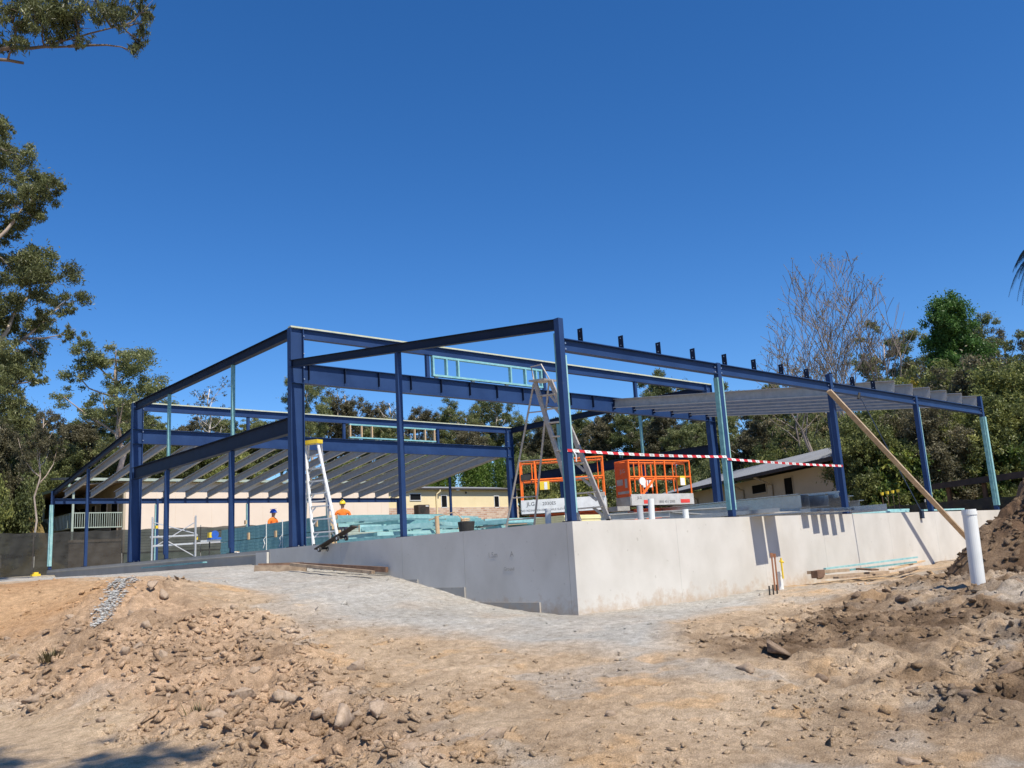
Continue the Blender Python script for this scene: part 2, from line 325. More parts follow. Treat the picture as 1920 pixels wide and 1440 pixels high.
def thing(name, label, cat, loc=(0, 0, 0), rz=0.0, group=None, world=True):
    """an Empty at the thing's base; when world is True its parts are given in world coordinates"""
    o = bpy.data.objects.new(name, None); COL.objects.link(o); o.location = loc; o.rotation_euler = (0, 0, rz); o.empty_display_size = 0.2
    ORG[o.name] = tuple(loc) if world else (0, 0, 0)
    return tag(o, label, cat, group)
def single(mb, name, mats, label, cat, org, group=None, smooth=False):
    o = obj(name, mb.mesh(name, mats, org, smooth), None, org); return tag(o, label, cat, group)
def solo(name, mesh_owner, label, cat, group=None): return tag(mesh_owner, label, cat, group)
def npmesh(name, V, F, mats, smooth=False, attrs=None):
    V = np.asarray(V, dtype=np.float32); F = np.asarray(F, dtype=np.int32); k = F.shape[1]
    m = bpy.data.meshes.new(name); m.vertices.add(len(V)); m.vertices.foreach_set('co', V.ravel())
    m.loops.add(F.size); m.loops.foreach_set('vertex_index', F.ravel())
    m.polygons.add(len(F)); m.polygons.foreach_set('loop_start', np.arange(0, F.size, k, dtype=np.int32))
    try: m.polygons.foreach_set('loop_total', np.full(len(F), k, dtype=np.int32))
    except Exception: pass
    if smooth: m.polygons.foreach_set('use_smooth', np.ones(len(F), dtype=bool))
    for a, t, d in (attrs or []):
        at = m.attributes.new(a, t, 'POINT')
        at.data.foreach_set('value' if t == 'FLOAT' else ('color' if t == 'FLOAT_COLOR' else 'vector'), np.asarray(d, dtype=np.float32).ravel())
    for q in (mats if isinstance(mats, (list, tuple)) else [mats]): m.materials.append(MATS[q])
    m.update(calc_edges=True); m.validate(); return m

# ------------------------------------------------------------------ noise and terrain
_LAT = rng.random((256, 256)).astype(np.float64)
def vnoise(x, y):
    xi = np.floor(x).astype(int); yi = np.floor(y).astype(int); u = x - xi; v = y - yi
    u = u * u * u * (u * (u * 6 - 15) + 10); v = v * v * v * (v * (v * 6 - 15) + 10)
    a = _LAT[xi & 255, yi & 255]; b = _LAT[(xi + 1) & 255, yi & 255]; c = _LAT[xi & 255, (yi + 1) & 255]; d = _LAT[(xi + 1) & 255, (yi + 1) & 255]
    return (a * (1 - u) + b * u) * (1 - v) + (c * (1 - u) + d * u) * v
def fbm(x, y, s, oct=4, g=0.5):
    t = 0; amp = 1; tot = 0; x = x / s; y = y / s
    for i in range(oct):
        t = t + amp * (vnoise(x + 17.3 * i, y - 9.1 * i) - 0.5); tot += amp; amp *= g; x, y = 1.62 * x + 1.18 * y, 1.62 * y - 1.18 * x
    return t / tot * 2
FA = math.pi / 4 + 0.0555
PROF = {-1500: [(0, -2.05), (14, -2.05), (22, -.9), (45, -.2)], -600: [(0, -2.05), (13, -2.05), (19, -.6), (45, -.2)],
    0: [(0, -2.05), (12.2, -2.02), (14.8, -1.35), (17.5, -.50), (25, -.42), (45, -.2)],
    240: [(0, -2.05), (9.6, -2.0), (12, -1.6), (16.5, -.50), (24, -.40), (32, -.32), (45, -.2)],
    480: [(0, -2.05), (8, -2.05), (14, -1.12), (18, -.66), (22, -.36), (30, -.30), (45, -.2)],
    720: [(0, -2.05), (7.3, -2.05), (12.5, -1.42), (17.9, -.72), (22, -.5), (45, -.2)],
    960: [(0, -2.05), (7.1, -2.05), (13, -1.44), (14.2, -1.40), (20, -1.2), (45, -.2)],
    1080: [(0, -2.05), (7.0, -2.05), (13, -1.45), (15, -1.40), (22, -1.38), (45, -.5)],
    1440: [(0, -2.05), (6.9, -2.05), (12, -1.62), (18.1, -1.37), (30, -1.3), (45, -.3)],
    1640: [(0, -2.05), (7, -2.05), (12, -1.52), (17, -1.36), (21.7, -1.38), (45, -.2)],
    1830: [(0, -2.05), (7.1, -2.05), (10, -1.62), (14, -1.16), (18, -1.14), (24, -1.2), (45, -.1)],
    2400: [(0, -2.05), (7.1, -2.05), (10, -1.6), (14, -1.1), (20, -.9), (45, 0)]}
_AZ = np.array(sorted(PROF)); _DG = np.linspace(0, 45, 181)
_TAB = np.array([np.interp(_DG, *zip(*PROF[k])) for k in _AZ]); _K = np.array([1, 2, 3, 2, 1.]) / 9
_TAB = np.array([np.convolve(np.pad(r, 2, 'edge'), _K, 'valid') for r in _TAB]); _AZA = np.arctan((_AZ - 960) / 1643.5)
def polar(x, y):
    dx = x - CAM[0]; dy = y - CAM[1]
    return dx * np.cos(FA) + dy * np.sin(FA), dx * np.sin(FA) - dy * np.cos(FA)
def base_z(x, y):
    x = np.asarray(x, float); y = np.asarray(y, float)
    f, r = polar(x, y); d = np.hypot(f, r); th = np.arctan2(r, f)
    t = np.clip(th, _AZA[0], _AZA[-1]); i = np.clip(np.searchsorted(_AZA, t) - 1, 0, len(_AZA) - 2)
    w = (t - _AZA[i]) / (_AZA[i + 1] - _AZA[i]); w = w * w * (3 - 2 * w) * .5 + w * .5
    dd = np.clip(d, 0, 44.9) * 4; j = dd.astype(int); u = dd - j
    z = (_TAB[i, j] * (1 - u) + _TAB[i, j + 1] * u) * (1 - w) + (_TAB[i + 1, j] * (1 - u) + _TAB[i + 1, j + 1] * u) * w
    back = np.clip((np.abs(th) - 1.2) / .5, 0, 1); z = z * (1 - back) - 2.05 * back
    far = np.clip((d - 45) / 45, 0, 1); left = np.clip(.65 - .55 * th / .5, .25, 1.2)
    keep = 1 - np.clip((52.5 - y) / 3, 0, 1) * np.clip((50 - x) / 6, 0, 1)
    return z + (far * far * (3 - 2 * far) * 7.0 * left + np.clip(d - 90, 0, 400) * .07 * left) * keep + .9 * (1 - keep) * far
def inpoly(x, y, poly, soft=0.35, seed=0.0):
    """soft inside weight of a world polygon with a ragged edge"""
    x = x + fbm(x + seed, y, 0.9, 3) * soft; y = y + fbm(x, y + seed + 31, 0.9, 3) * soft
    ins = np.zeros(x.shape, bool); dist = np.full(x.shape, 1e9); n = len(poly)
    for i in range(n):
        x0, y0 = poly[i]; x1, y1 = poly[(i + 1) % n]
        if y1 != y0:
            c = ((y0 > y) != (y1 > y)) & (x < (x1 - x0) * (y - y0) / (y1 - y0) + x0); ins ^= c
        ex, ey = x1 - x0, y1 - y0; t = np.clip(((x - x0) * ex + (y - y0) * ey) / (ex * ex + ey * ey + 1e-9), 0, 1)
        dist = np.minimum(dist, np.hypot(x - x0 - t * ex, y - y0 - t * ey))
    sd = np.where(ins, dist, -dist)
    return np.clip(sd / soft * 0.6 + 0.5, 0, 1)
P_GRAVEL = [(-6.0, 12), (-3.9, 8.5), (-3.77, 6.66), (-3.44, 5.75), (-2.92, 4.31), (-2.95, 2.13), (-2.88, 1.35), (-2.9, .13), (-2.53, -.67), (-2.34, -1.49), (-2.17, -2.07), (-1.78, -2.75), (-1.38, -3.04), (-.69, -2.59), (-.15, -1.95), (.89, -1.82), (2.83, -1.36), (5, -.3), (5, 1), (1, 1), (1, 40), (-8, 40), (-8, 18)]
P_CLOD = [(-7.36, 2.86), (-7.15, 1.46), (-6.91, .16), (-6.87, -1.64), (-6.85, -2.62), (-5.7, -4.2), (-4.92, -2.69), (-5.0, -1.12), (-4.57, .41), (-4.0, 2.84), (-4.01, 4.39), (-4.25, 6.4), (-5.49, 5.53), (-6.36, 4.5), (-7.02, 4.64)]
P_SAND = [(-12, 6), (-7.5, 3.0), (-7.15, 1.46), (-6.91, .16), (-6.87, -1.64), (-6.91, -2.9), (-12, -6)]
P_ORANGE = [(-8.5, 9), (-6.46, 9.5), (-5.07, 10.17), (-4.52, 8.0), (-5.4, 5.2), (-6.41, 4.6), (-8.2, 4.74)]
P_DAMP = [(-.91, -2.88), (.7, -3.0), (4.04, -2.6), (12, -1.2), (14, -5.5), (2.93, -8), (-2.0, -8.3), (-2.65, -6.76), (-2.63, -6.05), (-2.34, -5.4), (-1.83, -4.52), (-1.37, -3.81)]
BX0, BX1, BY0, BY1 = -0.12, 17.5, -0.12, 30.75          # the slab's outline

def worley(x, y, s, seed=0):
    x = x / s; y = y / s; xi = np.floor(x).astype(int); yi = np.floor(y).astype(int); best = np.full(x.shape, 9.0); cell = np.zeros(x.shape)
    for i in (-1, 0, 1):
        for j in (-1, 0, 1):
            a, b = xi + i + seed, yi + j + seed * 3; px = xi + i + .15 + .7 * _LAT[a & 255, b & 255]; py = yi + j + .15 + .7 * _LAT[(b + 91) & 255, (a + 37) & 255]
            d = np.hypot((x - px), (y - py)); m = d < best; best = np.where(m, d, best); cell = np.where(m, _LAT[(a + 151) & 255, (b + 59) & 255], cell)
    return best, cell
def lumps(x, y, s, seed, keep=.5):
    wx = x + fbm(x, y, s * .8, 2) * s * .35; wy = y + fbm(x + 19, y, s * .8, 2) * s * .35
    f1, c = worley(wx, wy, s, seed); a_ = c * 41.7; tilt = (np.cos(a_) * (x % s) + np.sin(a_) * (y % s)) / s
    h = np.clip((.60 - f1) / .22, 0, 1) * np.clip(.75 + .45 * np.cos(a_ * 3) * (f1 - .2) * 3, .3, 1.3); h = np.minimum(h, .55 + .5 * ((c * 13.1) % 1)); return np.where(c > 1 - keep, h * (.4 + .6 * ((c * 7.3) % 1)), 0)
def soil_fields(x, y):
    f, r = polar(x, y); d = np.hypot(f, r)
    g = inpoly(x, y, P_GRAVEL, 0.45); c = inpoly(x, y, P_CLOD, 0.6, 5.0); s = inpoly(x, y, P_SAND, 0.5, 9.0); o = inpoly(x, y, P_ORANGE, 0.7, 13.0); w = inpoly(x, y, P_DAMP, 0.7, 21.0)
    return f, r, d, g, c, s, o, w
def ground_z(x, y, fields=None):
    x = np.asarray(x, float); y = np.asarray(y, float)
    f, r, d, g, c, s, o, w = fields if fields is not None else soil_fields(x, y)
    z = base_z(x, y)
    near = np.clip((26 - d) / 8, 0, 1)
    soilw = np.clip(1 - g - 0.85 * s, 0, 1)
    rid = 1 - np.abs(fbm(x, y, 0.42, 4)) * 2.2
    dz = soilw * (fbm(x, y, 1.3, 4) * .05 + fbm(x + 9, y, .28, 4) * .028 + fbm(x, y + 5, .09, 2) * .010)
    dz = dz + c * (fbm(x + 40, y, .8, 3) * .10 + fbm(x, y + 50, .26, 4, .6) * .085 + (rid - .6) * .03 + lumps(x, y, .34, 3, .35) * .09 + lumps(x, y, .17, 9, .5) * .055)
    dz = dz + soilw * (1 - c) * lumps(x, y, .13, 21, .18) * .022 * np.clip(.5 + fbm(x, y, 1.4, 2) * 2, 0, 1)
    # machine tracks in the damp soil: ribbed bands running with the slope
    a = (x * .80 - y * .60); b = (x * .60 + y * .80)
    band = np.clip(np.sin(b * 2.4 + fbm(x, y, 1.5, 2) * 2.5), 0, 1)
    rib = np.sin(a * 22 + fbm(x, y, .5, 2) * 3)
    dz = dz + w * (fbm(x + 3, y + 77, .7, 4, .55) * .085 + fbm(x, y + 91, .2, 3) * .045 + band * (rib * .014 - .03) + lumps(x, y, .40, 33, .35) * .085 + lumps(x, y, .19, 39, .4) * .05)
    dz = dz + g * (fbm(x, y, 1.5, 3) * .03 + fbm(x + 60, y, .3, 3) * .016 - .02 * np.clip(fbm(x, y + 7, .22, 2) - .18, 0, 1) * 2)
    dz = dz + s * fbm(x, y, .8, 3) * .03
    z = z + dz * near + (1 - near) * fbm(x, y, 6, 3) * .1
    m = np.minimum(np.minimum(x - BX0, BX1 - x), np.minimum(y - BY0, BY1 - y))
    return np.where(m > .10, np.minimum(z, -1.0 - 0.6 * np.clip(m / .4, 0, 1)), z)
def gz(x, y): return float(ground_z(np.array([x]), np.array([y]))[0])

def soil_color(x, y, F):
    f, r, d, g, c, s, o, w = F
    # soil colours (albedo)
    def C(*v): return np.array(v)[None, :]
    n1 = np.clip(fbm(x, y, 1.6, 4) * 1.1 + .5, 0, 1)[:, None]; n2 = np.clip(fbm(x + 90, y, .45, 4) * 1.2 + .5, 0, 1)[:, None]
    tan = C(.36, .285, .205) * (1 - n1) + C(.435, .365, .28) * n1
    tan = tan * (0.90 + .2 * n2)
    clay = C(.37, .245, .145) * (1 - n1) + C(.42, .30, .19) * n1
    grey = C(.348, .361, .360) * (1 - n1) + C(.402, .421, .424) * n1; grey = grey * (.93 + .12 * n2)
    damp = C(.125, .092, .064) * (1 - n2) + C(.27, .21, .15) * n2
    sand = C(.40, .32, .23) * (1 - n1) + C(.46, .385, .29) * n1
    col = tan
    patch = np.clip((fbm(x + 33, y + 12, 1.1, 4) - .12) * 4, 0, 1)[:, None]          # grey dust trodden onto the soil
    col = col * (1 - .5 * patch) + grey * .5 * patch
    yel = np.clip((fbm(x - 53, y + 72, .5, 3) - .30) * 5, 0, 1)[:, None]; col = col * (1 - .5 * yel) + C(.52, .36, .20) * .5 * yel
    col = col * (1 - c[:, None]) + (C(.36, .275, .20) * (.80 + .40 * n2)) * c[:, None]
    col = col * (1 - s[:, None]) + sand * s[:, None]
    col = col * (1 - o[:, None]) + clay * o[:, None]
    wv = w * np.clip(.70 + fbm(x, y, 1.0, 4) * 1.4, 0.12, 1); col = col * (1 - wv[:, None]) + damp * wv[:, None]
    gv = g * np.clip(1.05 + (fbm(x + 7, y + 3, 1.0, 4) - .1) * .5, .75, 1); col = col * (1 - gv[:, None]) + grey * gv[:, None]
    grass = np.clip((d - 36) / 10, 0, 1)[:, None]; col = col * (1 - grass) + (C(.09, .085, .035) * (1 - n1) + C(.15, .125, .06) * n1) * grass
    return col * np.array([[1.56, 1.46, 1.36]])

def make_ground():
    def axis(lo, hi, step, far_lo, far_hi, grow=1.16):
        a = list(np.arange(lo, hi, step)); s = step
        while a[-1] < far_hi: s *= grow; a.append(a[-1] + s)
        b = []; s = step; p = lo
        while p > far_lo: s *= grow; p -= s; b.append(p)
        return np.array(b[::-1] + a)
    U = axis(6.2, 17.0, .0305, -90, 900); Vv = axis(-8.6, 9.4, .0305, -700, 700)
    Vg, Ug = np.meshgrid(Vv, U); x = CAM[0] + Ug * math.cos(FA) + Vg * math.sin(FA); y = CAM[1] + Ug * math.sin(FA) - Vg * math.cos(FA)
    shp = x.shape; x = x.ravel(); y = y.ravel()
    F = soil_fields(x, y); f, r, d, g, c, s, o, w = F
    z = ground_z(x, y, F)
    col = soil_color(x, y, F)
    H, W = shp; idx = np.arange(H * W).reshape(H, W)
    Fq = np.stack([idx[:-1, :-1], idx[:-1, 1:], idx[1:, 1:], idx[1:, :-1]], -1).reshape(-1, 4)
    me = npmesh('ground', np.stack([x, y, z], 1), Fq, 'soil', True, [('soil', 'FLOAT_COLOR', np.concatenate([col, np.ones((len(col), 1))], 1))])
    tag(obj('ground', me), 'trampled tan soil, grey gravel and damp brown earth around the slab', kind='structure')
make_ground()

# ------------------------------------------------------------------ concrete foundation
def make_foundation():
    t = thing('concrete_foundation', 'raised pale concrete slab with sunlit long wall and shaded end wall', 'foundation', (0, 0, -1.6))
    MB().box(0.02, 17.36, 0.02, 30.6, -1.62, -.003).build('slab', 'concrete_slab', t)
    # poured wall panels, a fine joint between neighbours
    xs = [-.12, 2.46, 5.10, 7.4, 10.4, 12.9, 17.5]
    for i in range(len(xs) - 1):
        a, b = xs[i], xs[i + 1]
        MB().box(a + (.0015 if i else 0), b - .0015, -.12, .015, -1.75, 0.0).build('wall_panel', 'concrete', t)
    ys = [.018, 2.66, 4.62, 6.95, 10.33]
    for i in range(len(ys) - 1):
        MB().box(-.12, .015, ys[i] + .003, ys[i + 1] - .003, -1.75, 0.0).build('wall_panel', 'concrete', t)
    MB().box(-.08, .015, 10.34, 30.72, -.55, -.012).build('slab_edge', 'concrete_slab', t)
    MB().box(-.105, -.082, 10.6, 30.6, -.10, -.085).build('edge_ledge', 'concrete', t)
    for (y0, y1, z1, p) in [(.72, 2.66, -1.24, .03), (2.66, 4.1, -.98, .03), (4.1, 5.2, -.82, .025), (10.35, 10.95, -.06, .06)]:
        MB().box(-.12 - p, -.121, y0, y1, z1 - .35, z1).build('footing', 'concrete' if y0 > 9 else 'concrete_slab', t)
    # handwriting on the shaded end wall
    for i, (y, z, s, txt) in enumerate([(1.86, -.49, .13, '1.5m'), (1.36, -.49, .13, 'A'), (1.45, -.72, .085, 'Ground')]):
        text_part(txt, s, 'pencil', t, Matrix.Translation((-.1225, y, z)) @ Matrix(((0, 0, -1, 0), (-1, 0, 0, 0), (0, 1, 0, 0), (0, 0, 0, 1))), 'handwriting')
    return t
def text_part(txt, size, m, parent, mw, name='lettering', extr=0.0008):
    c = bpy.data.curves.new('t', 'FONT'); c.body = txt; c.size = size; c.extrude = extr; c.align_x = 'CENTER'; c.resolution_u = 2
    o = bpy.data.objects.new('t', c); COL.objects.link(o)
    dg = bpy.context.evaluated_depsgraph_get(); me = bpy.data.meshes.new_from_object(o.evaluated_get(dg))
    bpy.data.objects.remove(o); me.materials.clear(); me.materials.append(MATS[m])
    og = worg(parent); me.transform(Matrix.Translation((-og[0], -og[1], -og[2])) @ mw)
    return obj(name, me, parent)
make_foundation()

# ------------------------------------------------------------------ steel frame of the building
L = 17.36; W1 = 9.44; W2 = 20.9; D = 30.6; XS = [0, 4.34, 8.68, 13.02, L]
CLEATS = [0.5 + 1.03 * k for k in range(17)]
frame = thing('steel_frame', 'blue steel building frame with raised central bay standing on the slab', 'building frame')
def part(mb, name, m, parent=frame, smooth=False): return mb.build(name, m, parent, smooth=smooth)
def bolts(parent, pts, axis='y', r=.017):
    for p in pts:
        q = {'y': (0, -.02, 0), 'x': (-.02, 0, 0)}[axis]
        MB().tube([p, (p[0] + q[0], p[1] + q[1], p[2] + q[2])], r, 6).build('bolt', 'bolt', parent)
def shs(x, y, z0, z1, s=.1, m='steel_blue', name='column', plate=True):
    c = part(MB().box(x - s / 2, x + s / 2, y - s / 2, y + s / 2, z0 + (.016 if plate else 0), z1), name, m)
    if plate: MB().box(x - .11, x + .11, y - .08, y + .11, z0 + .001, z0 + .015).build('base_plate', 'steel_blue_shade', c)
    return c
def packer(c, x0, x1, y0, y1, z0, z1, m='teal_timber'): MB().box(x0, x1, y0, y1, z0, z1).build('timber_packer', m, c)

# sunlit long side (Y = 0): eave columns, eave beams, cleats
HB = 3.0
for i, x in enumerate(XS):
    c = shs(x, 0, 0, 3.34 if i in (0, 4) else HB + (.02 if i != 2 else .2), .11)
    zb = .14
    if i == 0: packer(c, x + .058, x + .095, -.045, .045, zb, 2.72, 'teal_pale'); packer(c, x - .045, x + .045, .058, .095, zb, 3.1)
    if i == 1: packer(c, x - .095, x - .058, -.05, .045, zb, 2.72); packer(c, x + .058, x + .095, -.05, .045, zb, 2.72, 'teal_pale')
    if i == 3: packer(c, x + .058, x + .095, -.05, .045, zb, 2.72, 'teal_pale')
    if i == 4: packer(c, x - .095, x - .058, -.05, .045, zb, 2.72); packer(c, x - .05, x + .04, -.094, -.058, zb, 2.72, 'teal_pale')
    if i < 4: bolts(c, [(x + .1, -.012, 2.93), (x + .1, -.012, 2.83)])
    if i > 0: bolts(c, [(x - .1, -.012, 2.93), (x - .1, -.012, 2.83)])
for i in range(4):
    b = part(MB().ibeam((XS[i] + .058, 0, HB - .105), (XS[i + 1] - .058, 0, HB - .105), .21, .135), 'eave_beam', 'steel_blue')
    for k, x in enumerate(CLEATS):
        if XS[i] < x < XS[i + 1] - .06:
            MB().box(x - .005, x + .005, -.055, .055, HB + .001, HB + .235).build('cleat', 'steel_blue_shade', b)
            if k < 11:
                for zz in (.06, .19): MB().tube([(x - .0055, 0, HB + zz), (x - .008, 0, HB + zz)], .011, 6).build('bolt_hole', 'bolt', b)
# far long side (Y = D)
HF = 2.93
for i, x in enumerate(XS):
    c = shs(x, D, 0, HF if i else HF + .32, .11)
    if i in (0, 1, 2, 3): packer(c, x - .095, x - .058, D - .05, D + .045, .14, HF - .26, 'teal_pale')
    if i == 0: packer(c, x - .05, x + .05, D - .095, D - .058, .14, HF - .26, 'teal_pale')
for i in range(4):
    b = part(MB().ibeam((XS[i] + .058, D, HF - .11), (XS[i + 1] - .058, D, HF - .11), .22, .135), 'eave_beam', 'steel_blue')
    for x in CLEATS:
        if XS[i] < x < XS[i + 1] - .06: MB().box(x - .005, x + .005, D - .055, D + .055, HF + .001, HF + .2).build('cleat', 'steel_blue_shade', b)
# raised bay: big columns, lower and upper beams along X
for y in (W1, W2):
    for x in (0, L):
        s = 1 if x == 0 else -1
        c = part(MB().ibeam((x + .17 * s, y, .02), (x + .17 * s, y, 5.40), .36, .19, .018, .012, up=(1, 0, 0)), 'column', 'steel_blue')
        MB().box(min(x - .05 * s, x + .42 * s), max(x - .05 * s, x + .42 * s), y - .14, y + .14, .001, .02).build('base_plate', 'steel_blue_shade', c)
        for z in (4.0, 4.5): MB().box(x + .17 * s - .16, x + .17 * s + .16, y - .085, y - .009, z - .008, z + .008).build('stiffener', 'steel_blue', c)
        xb = x + (.355 if s == 1 else -.04)
        bolts(c, [(x + .34 * s, y - .10, z) for z in (4.1, 4.4, 4.75, 5.2)])
        bolts(c, [(x - .01 * s + .07 * k * s, y - .12, .03) for k in (2, 4)])
    x0, x1 = .36, L - .36
    lb = part(MB().ibeam((x0, y, 4.25), (x1, y, 4.25), .50, .19, .016, .011), 'lower_beam', 'steel_blue')
    for x in CLEATS:
        if y == W1: MB().box(x - .006, x + .006, y - .093, y - .007, 4.10, 4.483).build('cleat', 'steel_blue_shade', lb)
        else: MB().box(x - .006, x + .006, y + .007, y + .093, 4.10, 4.483).build('cleat', 'steel_blue_shade', lb)
    ub = part(MB().ibeam((x0, y, 5.275), (x1, y, 5.275), .25, .15, .012, .009), 'upper_beam', 'steel_blue')
    for k in range(4):
        a = x0 - .36 + (L) * k / 4
        MB().box(a + .003, a + L / 4 - .003, y - .075, y + .075, 5.402, 5.442).build('top_plate', 'plate_timber', ub)
    for x in ((4.2, 8.68, 13.02) if y == W1 else (8.3, 13.02, 4.2)):
        part(MB().box(x - .05, x + .05, y - .05, y + .05, 4.503, 5.149), 'post', 'steel_blue')
# window framing in the raised bay walls
def stud_frame(y, x0, x1, z0, z1, studs, m, lab):
    p = part(MB().box(x0, x1, y - .095, y + .015, z0, z0 + .055), 'stud_frame', 'teal_frame'); p['label'] = lab
    MB().box(x0, x1, y - .095, y + .015, z1 - .055, z1).build('top_plate', 'teal_frame', p)
    for x in studs: MB().box(x - .024, x + .024, y - .094, y + .014, z0 + .056, z1 - .056).build('stud', m, p)
    for k in range(4): MB().box(x0 + .1 + (x1 - x0 - .3) * k / 3, x0 + .2 + (x1 - x0 - .3) * k / 3, y - .06, y + .01, z0 - .045, z0 - .001).build('packing_block', 'plate_timber', p)
stud_frame(W1, 4.33, 8.55, 4.55, 5.14, [4.36, 4.83, 5.25, 7.25, 7.85, 8.3, 8.52], 'teal_frame', 'teal timber window framing in the near raised wall')
stud_frame(W2, 8.52, 12.86, 4.55, 5.14, [8.56, 9.1, 9.6, 11.75, 12.3, 12.8], 'pine', 'yellow pine studs between teal plates in the far raised wall')
# gable ends
for x, s in ((0, 1), (L, -1)):
    end_shade = 'steel_blue_shade'  # end steel takes the darkened blue, its shade put into the colour
    part(MB().ibeam((x + .08 * s, W1 + .1, 5.275), (x + .08 * s, W2 - .1, 5.275), .25, .15, .012, .009), 'end_top_beam', end_shade)
    part(MB().ibeam((x + .08 * s, W1 + .1, 2.95), (x + .08 * s, W2 - .1, 2.95), .40, .18, .014, .01), 'end_tie_beam', end_shade)
    for y in (12.9, 17.66):
        c = shs(x + .06 * s, y, 0, 2.745, .1)
        packer(c, x + .06 * s - .085, x + .06 * s - .053, y - .045, y + .045, .14, 2.7, 'steel_blue')
        u = part(MB().box(x + .03, x + .12 * s, y - .045, y + .045, 3.155, 5.145) if s == 1 else MB().box(x - .12, x - .03, y - .045, y + .045, 3.155, 5.145), 'upper_stud', 'teal_timber')
    # wing rafters
    z_e, z_n = 3.255, 4.475
    part(MB().ibeam((x + .03 * s, .06, z_e), (x + .03 * s, W1 - .02, z_n), .18, .11, .010, .008), 'wing_rafter', end_shade)
    part(MB().ibeam((x + .03 * s, D - .06, z_e - .09), (x + .03 * s, W2 + .02, z_n - .03), .18, .11, .010, .008), 'wing_rafter', end_shade)
    ym = 4.76; shs(x + .03 * s, ym, 0, z_e + (z_n - z_e) * ym / W1 - .10, .1)
    ym = 25.8; shs(x + .03 * s, ym, 0, z_e - .09 + (z_n - z_e) * (D - ym) / (D - W2) - .10, .1)
# galvanised roof joists (C sections)
def joist_mesh(y0, z0, y1, z1):
    return MB().chan((0, y0, z0), (0, y1, z1), .30, .085, .004, .024, flip=-1).mesh('joist', 'galv_dull')
jn = joist_mesh(-.06, 3.165, W1 - .08, 4.295); jf = joist_mesh(W2 + .08, 4.295, D + .06, 3.09)
for k, x in enumerate(CLEATS):
    if k >= 11:
        o = obj('roof_joist', jn, frame, (x - .008, 0, 0))
        for z in (3.08, 3.24): MB().tube([(-.0041, .02, z), (-.018, .02, z)], .014, 6).build('bolt', 'bolt', o, org=(0, 0, 0))
    o = obj('roof_joist', jf, frame, (x - .008, 0, 0))
obj('roof_joist', jf, frame, (L - .20, 0, 0))

# ------------------------------------------------------------------ ladders, lifts, people
def stepladder():
    t = thing('stepladder', 'white aluminium stepladder with yellow cap beside the tall blue column', 'stepladder', (.6, 9.6, 0))
    tL, tR = Vector((.50, 9.62, 2.50)), Vector((.64, 9.24, 2.50)); fL, fR = Vector((.42, 9.12, .01)), Vector((.72, 8.45, .01)); rL, rR = Vector((.95, 10.55, .01)), Vector((1.30, 9.85, .01))
    MB().bar(tL + Vector((-.03, .05, .04)), tR + Vector((.03, -.05, .04)), .22, .09).build('cap', 'yellow', t)
    for a, b in ((tL, fL), (tR, fR)): MB().bar(a, b, .03, .075, up=(1, .4, 0)).build('front_rail', 'white_paint', t)
    for a, b in ((tL, rL), (tR, rR)): MB().bar(a + Vector((.12, .05, 0)), b, .025, .04, up=(1, .4, 0)).build('rear_rail', 'alu', t)
    for k in range(1, 8):
        f = k / 8.0; a = tL.lerp(fL, f); b = tR.lerp(fR, f)
        st = MB().bar(a + Vector((.03, .01, 0)), b + Vector((.03, .01, 0)), .09, .03).build('step', 'alu', t)
        for p, q in ((a, b), (b, a)): MB().bar(p + (q - p) * .03 + Vector((0, 0, -.14)), p + (q - p) * .22 + Vector((.02, 0, -.02)), .012, .03).build('gusset', 'alu', st)
    for f in (.55, .9): MB().bar(tL.lerp(rL, f) + Vector((.05, 0, 0)), tR.lerp(rR, f) + Vector((.05, 0, 0)), .02, .03).build('rear_brace', 'alu', t)
    for a, b in ((tL.lerp(fL, .5), tL.lerp(rL, .5)), (tR.lerp(fR, .5), tR.lerp(rR, .5))): MB().bar(a, b, .012, .02).build('spreader', 'alu', t)
    for p in (fL, fR): MB().box(p.x - .03, p.x + .03, p.y - .05, p.y + .05, .001, .05).build('foot', 'rubber', t)
stepladder()
def platform_ladder():
    t = thing('platform_ladder', 'weathered grey aluminium platform ladder by the near corner column', 'ladder', (1.4, 1.8, 0))
    pL, pR = Vector((1.376, 2.11, 2.76)), Vector((1.38, 1.69, 2.72)); fL, fR = Vector((1.42, 1.22, .01)), Vector((1.55, .62, .01)); rL, rR = Vector((1.30, 3.12, .01)), Vector((1.51, 2.54, .01))
    m = 'alu_old'
    for a, b in ((pL, fL), (pR, fR)): MB().bar(a, b, .035, .10, up=(0, 1, .3)).build('front_rail', m, t)
    for a, b in ((pL, rL), (pR, rR)): MB().tube([a + Vector((0, .04, 0)), b], .021, 8).build('rear_rail', m, t)
    MB().bar(pL + Vector((0, 0, .02)), pR + Vector((0, 0, .02)), .34, .035).build('platform', m, t)
    hL, hR = Vector((1.40, 2.22, 3.10)), Vector((1.30, 1.83, 3.06))
    MB().tube([pL + Vector((0, .02, 0)), hL, hR, pR], .014, 8).build('hand_rail', m, t)
    for k in range(1, 10):
        f = k / 10.0; a = pL.lerp(fL, f); b = pR.lerp(fR, f)
        st = MB().bar(a, b, .10, .022).build('tread', m, t)
        MB().bar(b + Vector((0, .02, -.15)), b + (a - b) * .35, .014, .05).build('gusset', m, st)
    for f in (.2, .53, .78, .93): MB().tube([pL.lerp(rL, f) + Vector((0, .02, 0)), pR.lerp(rR, f) + Vector((0, .02, 0))], .013, 6).build('rear_brace', m, t)
    for p in (fL, fR, rL, rR): MB().box(p.x - .03, p.x + .03, p.y - .04, p.y + .04, .001, .06).build('foot', 'rubber', t)
platform_ladder()

